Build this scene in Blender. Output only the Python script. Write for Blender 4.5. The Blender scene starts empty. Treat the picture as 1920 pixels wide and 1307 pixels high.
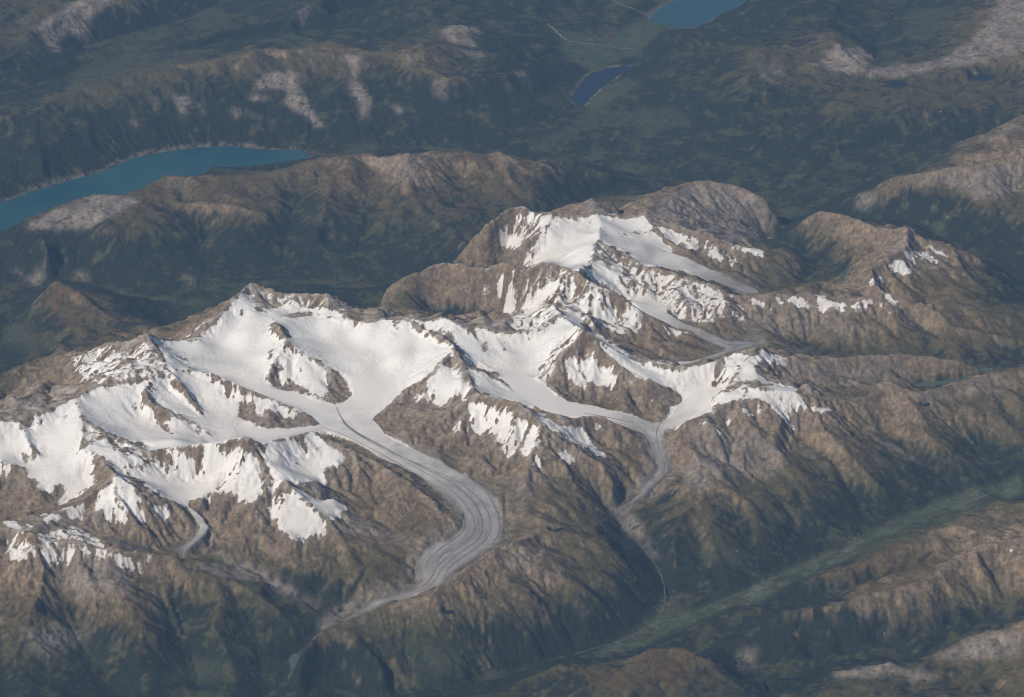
import bpy, math
import numpy as np
from mathutils import Matrix, Vector

# ------------------------------------------------------------------ camera, sky, sun, exposure  (1 unit = 1 metre)
scene = bpy.context.scene
cam_data = bpy.data.cameras.new("camera"); cam = bpy.data.objects.new("camera", cam_data)
scene.collection.objects.link(cam); scene.camera = cam
cam.location = (0.0, -88620.36, 48329.6)
cam.rotation_euler = (math.radians(90 - 27.6), 0, 0)
cam_data.sensor_width = 36.0; cam_data.lens = 106.09
cam_data.clip_start = 100.0; cam_data.clip_end = 400000.0

SUN_EL, SUN_AZ = 41.0, -126.0        # degrees; azimuth clockwise from +Y (the view direction): sun behind the camera's left shoulder
world = bpy.data.worlds.new("World"); scene.world = world; world.use_nodes = True
wn = world.node_tree.nodes; wl = world.node_tree.links
sky = wn.new("ShaderNodeTexSky"); sky.sky_type = 'NISHITA'; sky.sun_disc = False
sky.sun_elevation = math.radians(SUN_EL); sky.sun_rotation = math.radians(SUN_AZ)
sky.altitude = 2000.0
bg = wn["Background"]; bg.inputs["Strength"].default_value = 0.05
wl.new(sky.outputs[0], bg.inputs[0])
sun_data = bpy.data.lights.new("sun", 'SUN'); sun_data.energy = 5.0; sun_data.angle = math.radians(0.5); sun_data.color = (1.0, 0.925, 0.80)
sun = bpy.data.objects.new("sun", sun_data); scene.collection.objects.link(sun)
_e, _a = math.radians(SUN_EL), math.radians(SUN_AZ)
sun.rotation_euler = (math.pi / 2 - _e, 0, -_a + math.pi)   # lamp shines along its -Z
sun.location = (0, 0, 60000)
scene.view_settings.view_transform = 'Standard'; scene.view_settings.look = 'None'
scene.view_settings.gamma = 1.0; scene.view_settings.use_curve_mapping = False
scene.view_settings.exposure = EXPOSURE = 0.0
scene.render.engine = 'CYCLES'
scene.cycles.filter_width = 1.1; scene.cycles.volume_bounces = 1; scene.cycles.max_bounces = 4

# ------------------------------------------------------------------ survey: crest and valley lines (x, y, height in metres)
CRESTS = {
 'massif': [
  [(-18600,-9670,3500),(-16550,-8380,3700),(-15620,-8040,3750),(-15030,-8010,3700),(-14570,-7720,3780),(-14020,-7210,3800),(-13530,-6890,3850),(-13040,-6070,3820),(-12080,-5780,3850),(-11160,-5520,3900),(-10800,-5260,3930),(-11130,-4100,4020),(-11690,-3040,4160)],
  [(-11690,-3040,4160),(-12270,-3040,3850),(-13040,-2850,3690),(-13720,-2720,3200),(-14330,-2560,2900),(-15150,-2600,2650),(-15840,-2250,2600),(-16370,-3220,2300)],
  [(-11690,-3040,4160),(-11290,-2720,3800),(-10720,-2200,3470),(-10340,-1990,3500),(-9960,-1710,3700),(-9540,-1160,3850),(-9100,-110,4000),(-8630,700,4105),(-8100,580,3950),(-7520,490,3800),(-6770,390,3850),(-6080,120,3965),(-5760,450,3700),(-5510,1100,3000)],
  [(-9100,-110,4000),(-9670,220,3500),(-10190,430,3000),(-10820,240,2700)],
  [(-8630,700,4105),(-8240,100,3800),(-8050,-270,3650),(-7220,-380,3550),(-6280,-570,3550),(-5560,-1110,3650),(-4680,-1360,3700),(-4110,-1290,3800),(-3410,-1370,3900),(-2760,-1540,3850),(-2190,-1670,4050),(-1600,-1880,3850),(-910,-1940,3800),(-50,-2120,3700),(810,-1890,3720),(1090,-1690,3750),(1560,-1060,3800),(1850,-1540,3850),(2330,-3050,4275)],
  [(1340,-500,3945),(1600,-970,3850)],
  [(1340,-500,3945),(870,-280,3600),(440,-190,3200),(90,-150,2900)],
  [(-8240,100,3800),(-7930,-770,3650),(-7560,-2090,3900),(-7170,-2950,3800),(-6810,-3300,3600),(-6120,-3650,3400),(-5680,-3910,3250),(-5330,-4250,3050),(-5140,-4720,2820)],
  [(-7170,-2950,3800),(-7550,-3740,3450),(-7730,-4260,3150)],
  [(-10800,-5260,3930),(-10070,-4740,3750),(-9390,-4930,3700),(-8560,-5530,3600),(-7660,-5760,3350),(-6530,-6150,3050),(-5920,-6640,2790)],
  [(-10800,-5260,3930),(-10190,-5880,3600),(-9660,-6460,3200)],
  [(-11160,-5520,3900),(-11450,-6260,3750),(-11170,-6670,3600),(-10870,-6900,3480),(-10300,-6980,3300),(-9710,-7200,3100),(-9010,-7790,2920)],
  [(-9390,-4930,3700),(-8910,-5330,3550),(-8790,-5720,3250)],
  [(-13530,-6890,3850),(-13010,-8100,3750),(-12190,-8630,3600),(-11630,-8940,3550),(-10860,-9640,3500),(-10440,-9490,3600),(-10050,-9630,3700),(-9440,-9720,3750),(-8580,-9840,3980),(-8030,-9790,4195),(-7470,-9740,3850),(-7120,-9320,3800),(-6610,-8980,3700),(-6040,-8580,3700),(-5740,-8710,3550),(-5180,-8820,3350),(-4190,-9360,3100),(-3200,-10170,2900),(-2300,-11150,2700),(-1970,-11980,2550)],
  [(-8030,-9790,4195),(-7650,-10110,3750),(-7480,-10480,3500),(-7130,-11010,3350),(-6720,-11190,3400),(-6220,-11690,3200),(-5370,-12490,2850),(-4980,-13060,2650),(-4640,-13910,2350),(-4290,-14960,2100)],
  [(-7130,-11010,3350),(-7360,-11670,3150),(-7860,-12040,2950),(-8270,-12220,2800),(-8630,-12360,2500)],
  [(-13010,-8100,3750),(-13020,-9360,3600),(-12370,-10150,3550),(-11710,-11320,3750),(-10890,-11780,3400),(-10380,-11750,3200),(-9880,-11730,2950),(-9430,-12150,2650)],
  [(-11710,-11320,3750),(-12220,-11650,3450),(-12700,-12090,3250),(-13160,-12520,3200),(-14130,-13140,3150),(-14920,-12990,3150),(-16420,-13360,3100)],
  [(-11710,-11320,3750),(-11660,-12120,3450),(-11240,-12530,3150),(-10880,-12870,2900),(-10520,-12990,2700)],
  [(-15380,-9820,3400),(-14730,-10030,3150),(-14290,-10950,2950)],
  [(-15030,-8010,3700),(-14620,-8930,3450),(-14250,-9390,3250)],
  [(-16350,-13690,3300),(-14510,-13610,3250),(-13770,-14160,3350),(-13220,-14090,3150),(-12540,-14200,3250),(-11970,-14310,3050),(-11370,-14540,3100),(-10590,-14420,2900),(-9770,-14240,2700),(-9480,-14220,2450)],
  [(-13770,-14160,3350),(-13420,-15010,2850),(-13420,-15800,2450),(-13650,-17010,2150),(-13880,-18750,1700),(-14020,-19980,1300)],
  [(-12540,-14200,3250),(-12370,-14930,2800),(-11830,-15800,2450),(-10730,-16210,2350),(-10650,-17050,2000),(-10410,-18070,1600),(-9850,-19430,1100)],
  [(-9480,-14220,2450),(-8750,-14640,2350),(-8220,-15610,2150),(-8440,-16620,1900),(-7920,-17650,1500),(-7540,-18910,1100)],
  [(-8750,-14640,2350),(-7650,-15040,2150),(-6690,-15780,1900),(-6360,-16310,1700)],
  [(-3410,-1370,3900),(-2920,-2190,3850),(-2270,-2730,3900),(-1810,-3710,4045),(-2110,-4140,3850),(-2310,-4460,3750),(-2690,-4790,3450),(-3350,-5090,3250),(-3950,-6030,2980),(-4280,-6180,2800)],
  [(-1810,-3710,4045),(-1690,-4140,3850),(-1460,-4530,3750),(-890,-4550,3550),(-340,-4690,3320),(80,-4990,3120)],
  [(-1560,-4480,3780),(-1340,-5020,3650),(-1210,-6020,3600),(-710,-6570,3750),(-210,-6840,3800),(210,-7200,3905),(540,-7570,3700),(860,-7990,3500),(1300,-8160,3300),(2000,-8520,2980),(2760,-8830,2650),(3070,-9360,2300),(2980,-9820,2100)],
  [(-1210,-6020,3600),(-1650,-6480,3400),(-2140,-6960,3100),(-2630,-7360,2850),(-2780,-7930,2700)],
  [(730,-7800,3600),(1070,-7310,3480),(1640,-7480,3350),(2020,-7120,3300),(2760,-6840,3220),(3520,-6960,2850),(4010,-7290,2430)],
  [(860,-7990,3500),(650,-8810,3200),(480,-9590,2900),(400,-10350,2600),(80,-11270,2400)],
  [(860,-7990,3500),(1130,-8730,3150),(1620,-9180,2850),(1930,-10100,2450),(2070,-11020,2250)],
  [(2330,-3050,4275),(2070,-3260,4000),(1650,-3600,3700),(1070,-4040,3300),(730,-4020,3080)],
  [(2330,-3050,4275),(2590,-3230,3950),(2940,-3600,3700),(3600,-4210,3450),(3930,-4510,3300),(4320,-4760,3300),(5010,-4630,3000),(5360,-4850,2700)],
  [(2070,-3260,4000),(2120,-3920,3350),(2370,-4350,3100),(2870,-4700,3000)],
  [(2330,-3050,4275),(2890,-3140,3900),(3410,-3300,3600),(3860,-3490,3430),(4200,-3500,3550),(4750,-3720,3380),(5420,-3990,3350),(6100,-3890,3450),(6810,-3370,3500),(7560,-3080,3600),(7980,-2850,3635),(8340,-2870,3300),(9030,-2910,2950),(9980,-2560,2900),(11050,-2170,2850),(12840,-1690,2700),(14410,-1780,2450),(15230,-1660,2150)],
  [(7980,-2850,3635),(7280,-3930,3450),(6890,-4810,3350),(7360,-5340,3350),(8030,-5330,3400),(8880,-5260,3250),(9540,-5470,3000),(10250,-5130,2850),(11120,-4890,2800),(12090,-4170,2850),(12860,-4410,2750),(13950,-3890,2700),(15260,-3040,2650),(16540,-2510,2600),(19800,-1580,2700)],
  [(6890,-4810,3350),(6530,-5340,3250),(6270,-5500,3150)],
  [(7360,-5340,3350),(7170,-5790,3250),(6150,-6260,3050),(5460,-6620,2950),(5210,-6760,2800),(5180,-7510,2650),(5720,-8250,2600),(6000,-9130,2450),(5280,-10620,2200),(4750,-11750,1950),(4790,-12690,1600)],
  [(7170,-5790,3250),(7740,-5860,3250),(8100,-6150,3050),(8410,-6430,2900),(8070,-7420,2600),(8330,-8390,2400),(9200,-9940,1800),(9610,-10920,1450)],
  [(6000,-9130,2450),(7060,-10300,2200),(7630,-11500,1800),(7740,-12290,1450)],
  [(5280,-10620,2200),(5850,-11970,1900),(6260,-13120,1500),(6400,-13600,1250)],
  [(9540,-5470,3000),(9620,-6580,2700),(10360,-7650,2350),(11120,-8510,1900),(11700,-9350,1450)],
  [(12090,-4170,2850),(12240,-5530,2500),(13300,-6620,2150),(14380,-7500,1700),(15000,-7900,1450)],
  [(15260,-3040,2650),(15360,-4910,2350),(16010,-6350,2000),(16930,-7160,1500)],
 ],
 'schreck': [
  [(-4750,3450,1400),(-4320,3650,2300),(-3730,3710,2700),(-3090,3800,3000),(-2600,3880,3105),(-1580,3450,3150),(-990,2980,3300),(-360,2940,3600),(230,2270,3750),(800,2270,3950),(1250,2290,4080),(1700,2190,3950),(2250,1350,4040),(2750,1280,3800),(3190,1050,3700),(3760,580,3500),(4230,410,3250),(4500,390,3100),(5280,50,2800),(6150,-430,2550),(6580,-670,2420)],
  [(1250,2290,4080),(710,1890,3500),(270,1490,3000),(0,1490,2500)],
  [(2250,1350,4040),(2220,1090,3500),(1860,900,3300),(1750,-90,3500)],
  [(-360,2940,3600),(-720,2690,2900),(-990,2680,2200)],
  [(4500,390,3100),(4210,-450,2800),(4190,-1110,2650)],
 ],
 'gauli': [
  [(2250,1350,4040),(2620,3310,3500),(2980,4910,3655),(3290,4520,3500),(3890,4500,3350),(4480,3640,3200),(5250,3370,3250),(5780,3040,3150),(6490,2780,3100),(6950,2430,3050),(7260,2150,2950),(8060,2030,2950),(8650,1970,3000),(9320,2110,2950),(10030,2050,3000),(10860,1830,2850),(11870,1950,2950),(12620,2230,2950),(13730,1830,2750),(15070,2010,2600),(16170,2090,2400),(17150,2200,2300),(18680,1880,2100)],
  [(12620,2230,2950),(12280,2900,2900),(12270,4030,2950),(12810,4530,3050),(13640,5420,3150),(13850,6530,3275)],
  [(13730,1830,2750),(14570,810,2450),(15800,610,2250),(17010,320,2100)],
 ],
 'wetter': [
  [(-2160,6990,1500),(-1690,7050,2200),(-1310,6960,2700),(-880,6690,3200),(-370,7370,3500),(-60,7590,3600),(470,7570,3690),(690,7450,3500),(1500,7390,3550),(2060,7270,3400),(2760,7550,3350),(3060,7710,3400),(3750,7660,3300),(4510,7790,3200),(4760,8030,3290),(5130,7670,3150),(5620,7250,3100),(6580,6660,3050),(6980,6570,3050),(7440,6340,2850),(8700,6390,2600),(9400,6190,2450),(10040,5980,2200)],
  [(3060,7710,3400),(3070,6590,3350),(2980,4910,3655)],
  [(1500,7390,3550),(1110,6480,3300),(460,6030,3000),(-190,6210,2400)],
  [(4760,8030,3290),(4960,7120,3100),(5570,6240,2900),(6290,5690,2750)],
  [(2140,8560,2900),(2470,9200,3000),(2800,9370,3150),(3240,9260,2950),(3490,9580,2950),(3810,9170,2700)],
 ],
 'engel': [
  [(4790,8660,3000),(5280,10240,2750),(5800,11040,2700),(6420,11790,2700),(7010,11930,2700),(7800,11920,2600),(8510,11780,2450),(9270,11310,2150),(9570,10900,1700),(9430,10910,1200)],
  [(7010,11930,2700),(7150,10740,2350),(7510,10120,2000),(7860,9410,1700)],
 ],
 'ritzli': [
  [(9710,9590,1400),(10160,9520,1900),(10590,9620,2300),(11050,9730,2500),(11790,8940,2700),(12330,8180,2850),(12870,7220,2950),(13430,6880,3150),(13880,6740,3275),(14320,6420,3000),(15370,6180,2700),(16140,6250,2400),(16940,5960,1900),(17530,5300,1500)],
  [(15370,6180,2700),(15650,4940,2400),(16330,4300,2000)],
 ],
 'east': [
  [(12730,13680,1100),(13560,13120,1900),(14190,13160,2250),(15740,13100,2600),(17170,13150,2750),(18920,13440,2900),(21660,14530,3000)],
  [(17170,13150,2750),(17320,11530,2200),(17550,10070,1600)],
  [(14670,15210,1500),(15450,16210,1600),(15930,16220,1750),(16660,16820,1950),(18060,17250,2250),(19720,18580,2500),(21510,19550,2600)],
 ],
 'schwarz': [
  [(-21050,8090,1700),(-18480,9830,1500),(-17540,10180,1950),(-16500,11160,2050),(-15310,12070,2100),(-14180,11780,2150),(-13680,12010,2150),(-13220,13160,2100),(-12700,13400,2250),(-12040,13260,2250),(-11010,12830,2250),(-9660,13190,2300),(-8130,13950,2350),(-7160,14400,2450),(-6370,14490,2500),(-5520,14570,2550),(-4860,14070,2600),(-4360,14020,2750),(-3850,13820,2930),(-3180,14230,2700),(-1740,14860,2550),(-1100,14800,2450),(-460,14800,2600),(260,14640,2300),(1600,14830,2150),(2400,15060,2050),(3600,14520,1700),(4610,14800,1200),(5430,15050,800)],
  [(-11350,16240,1300),(-10320,16030,1350),(-8930,16360,1400),(-8310,16340,1500),(-7190,14740,2300)],
  [(-3850,13820,2930),(-3930,13010,2600),(-3710,11880,2250),(-3100,10680,1950),(-2690,9860,1700)],
  [(-6370,14490,2500),(-6660,12350,2250),(-6940,10100,1800),(-7050,8600,1450)],
  [(-12700,13400,2250),(-12240,11280,2100),(-10440,10740,2350),(-8870,10360,2100),(-9190,9170,1600)],
  [(-15310,12070,2100),(-14530,9220,2000),(-12820,9330,1950),(-12920,8170,1450)],
  [(-460,14800,2600),(0,12830,2250),(780,12180,1900),(1370,12130,1600)],
  [(-16740,8550,1900),(-16510,8060,1500)],
  [(-3100,10680,1950),(-2100,8880,1950),(-1510,7760,1960),(-1130,7700,2200)],
 ],
 'mann': [
  [(-16810,3450,1300),(-16240,3680,2000),(-15680,4440,2340),(-14950,3700,2300),(-13880,2360,2200),(-12880,1370,2060),(-11840,130,2200),(-10960,-1400,2800)],
  [(-14950,3700,2300),(-13620,4490,1700),(-12580,4860,1200)],
  [(-13880,2360,2200),(-12740,3160,1650),(-11870,3350,1250)],
 ],
 'rothorn': [
  [(-23710,17490,1700),(-19910,19590,2000),(-18880,19680,2050),(-17990,20730,2100),(-17080,21810,2100),(-16140,22790,2150),(-14800,23610,2200),(-13770,24050,2250),(-12720,24220,2250),(-11370,25060,2300),(-9960,25570,2350),(-8510,25510,2350),(-6920,25410,2300),(-6210,25530,2250),(-5140,25650,2200),(-4040,25360,2250),(-3430,24010,2150),(-2550,23130,2100),(-1130,23780,1900),(280,24710,1700),(1300,24840,1300)],
  [(-4040,25360,2250),(-2900,26590,2150),(-1970,26560,1950),(-440,26590,1750),(880,27330,1500)],
  [(-18670,19630,2050),(-18280,18130,1690),(-17860,16350,1250)],
  [(-17080,21810,2100),(-16700,20280,1725),(-16290,18460,1275)],
  [(-15340,23270,2180),(-14980,21750,1785),(-14600,19930,1310)],
  [(-13500,24110,2250),(-13210,22600,1840),(-12910,20800,1340)],
  [(-11430,25000,2300),(-11160,23510,1875),(-10880,21710,1365)],
  [(-9090,25510,2350),(-8790,24030,1910),(-8480,22250,1390)],
  [(-6920,25410,2300),(-6700,23900,1875),(-6460,22090,1365)],
  [(-4760,25520,2230),(-4560,23970,1820),(-4340,22110,1335)],
 ],
 'north': [
  [(-23010,25480,1500),(-20830,25570,1700),(-19860,27980,1900),(-18630,30500,2100),(-16510,31610,2150),(-14540,34560,2000)],
  [(-16300,27320,1100),(-14630,28250,1200),(-12090,29840,1400),(-9920,30800,1500)],
  [(-9830,29440,1200),(-9020,31010,1900),(-8180,32260,1900),(-6510,35360,1700)],
  [(-5840,30090,1300),(-4040,30370,1550),(-2890,29170,1950),(-2000,29100,2000),(-1330,28480,1700),(670,29190,1300)],
  [(-7270,32040,1500),(-4570,32780,1700),(-2540,34320,1600),(930,35370,1200)],
 ],
 'melch': [
  [(3190,22210,900),(4330,24720,1000),(5250,26540,1300),(6160,27430,1650),(6920,28340,1900),(8160,27890,1700),(9330,25650,1900),(10120,24710,2050),(11660,27600,2050),(13220,27950,2150),(13440,25650,2250),(14120,23790,2150),(15870,24140,2050),(17210,24590,2100),(18520,24740,2200),(20800,25690,2350),(23840,27060,2500)],
  [(10130,33820,1300),(11540,31530,1700),(13240,32890,1900)],
  [(17870,27980,1900),(19320,29020,2200),(20310,29850,2350),(21640,31320,2500),(23910,34260,2600)],
  [(10120,24710,2050),(9260,21440,1800),(7820,21850,1400),(5710,21710,1000)],
  [(13790,20550,1950),(15390,19870,1900),(17550,20550,1950),(19780,21510,2000)],
  [(13790,20550,1950),(11810,19260,1600),(10070,17840,1100)],
  [(17550,20550,1950),(16130,19000,1600),(14220,18400,1300),(12300,17560,1000)],
 ],
 'goms': [
  [(7110,-14540,1200),(8040,-14300,1650),(9090,-13960,1950),(9490,-13990,2000),(9930,-13710,2100),(10700,-13340,2200),(11410,-12930,2300),(11770,-12870,2350),(12560,-12360,2500),(13220,-12370,2600),(13860,-12800,2550),(14370,-13720,2850)],
  [(5120,-17120,1150),(6610,-16620,1450),(7690,-16050,2000),(8370,-16160,2050),(9290,-16030,2200),(10170,-15730,2350),(11290,-15540,2500),(12000,-15150,2600),(12840,-14530,2750),(13700,-14070,2900),(14350,-13850,2950),(15320,-13490,3000),(16920,-13190,3000)],
  [(14010,-11090,2200),(14640,-11090,2350),(15600,-10970,2500)],
  [(7880,-16110,2000),(8150,-16660,1550),(8510,-17130,1050)],
  [(8780,-16090,2100),(9060,-16650,1650),(9410,-17120,1150)],
  [(9710,-15880,2270),(9980,-16440,1820),(10330,-16910,1320)],
  [(10630,-15700,2420),(10890,-16260,1970),(11250,-16730,1470)],
  [(11890,-15240,2600),(12150,-15810,2150),(12500,-16290,1650)],
  [(13350,-14430,2850),(13610,-15010,2400),(13960,-15500,1900)],
 ],
 'binn': [
  [(8860,-18720,1700),(9410,-19000,1900),(10510,-18700,2000),(10740,-19000,1900),(11510,-18560,2050),(12660,-17950,2300),(13250,-17850,2450),(14230,-17920,2600),(15460,-17590,2700)],
  [(13250,-17850,2450),(13360,-18970,2200),(13110,-19940,1800)],
 ],
 'breit': [
  [(0,-19540,1700),(480,-19260,1850),(1330,-18830,2000),(1810,-18910,1950),(2400,-18990,2000),(2790,-19130,1950),(3340,-18710,2150),(3880,-18410,2250),(4730,-18360,2250),(5350,-18690,2100),(6070,-19060,1800),(6740,-19500,1500)],
 ],
 'egg': [
  [(780,-12830,2600),(0,-13830,2880),(-460,-14130,2900),(-1070,-14820,2820),(-1670,-15650,2800),(-2410,-16320,2600),(-3320,-16340,2400),(-4060,-16660,2280),(-4800,-16970,2180),(-5380,-17450,2080),(-5800,-17970,1800),(-5940,-18420,1300)],
  [(-460,-14130,2900),(610,-14600,2600),(1840,-14830,2200),(2600,-15180,1700)],
  [(780,-12830,2600),(1880,-12580,2450),(2800,-13290,2150),(3570,-13870,1600)],
  [(-1670,-15650,2800),(-910,-15930,2350),(0,-16420,1950),(600,-16830,1500)],
  [(-3320,-16340,2400),(-2710,-16850,2050),(-1940,-17530,1600),(-1340,-18000,1200)],
  [(-4800,-16970,2180),(-4330,-17640,1850),(-3560,-18380,1450)],
 ],
}
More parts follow.
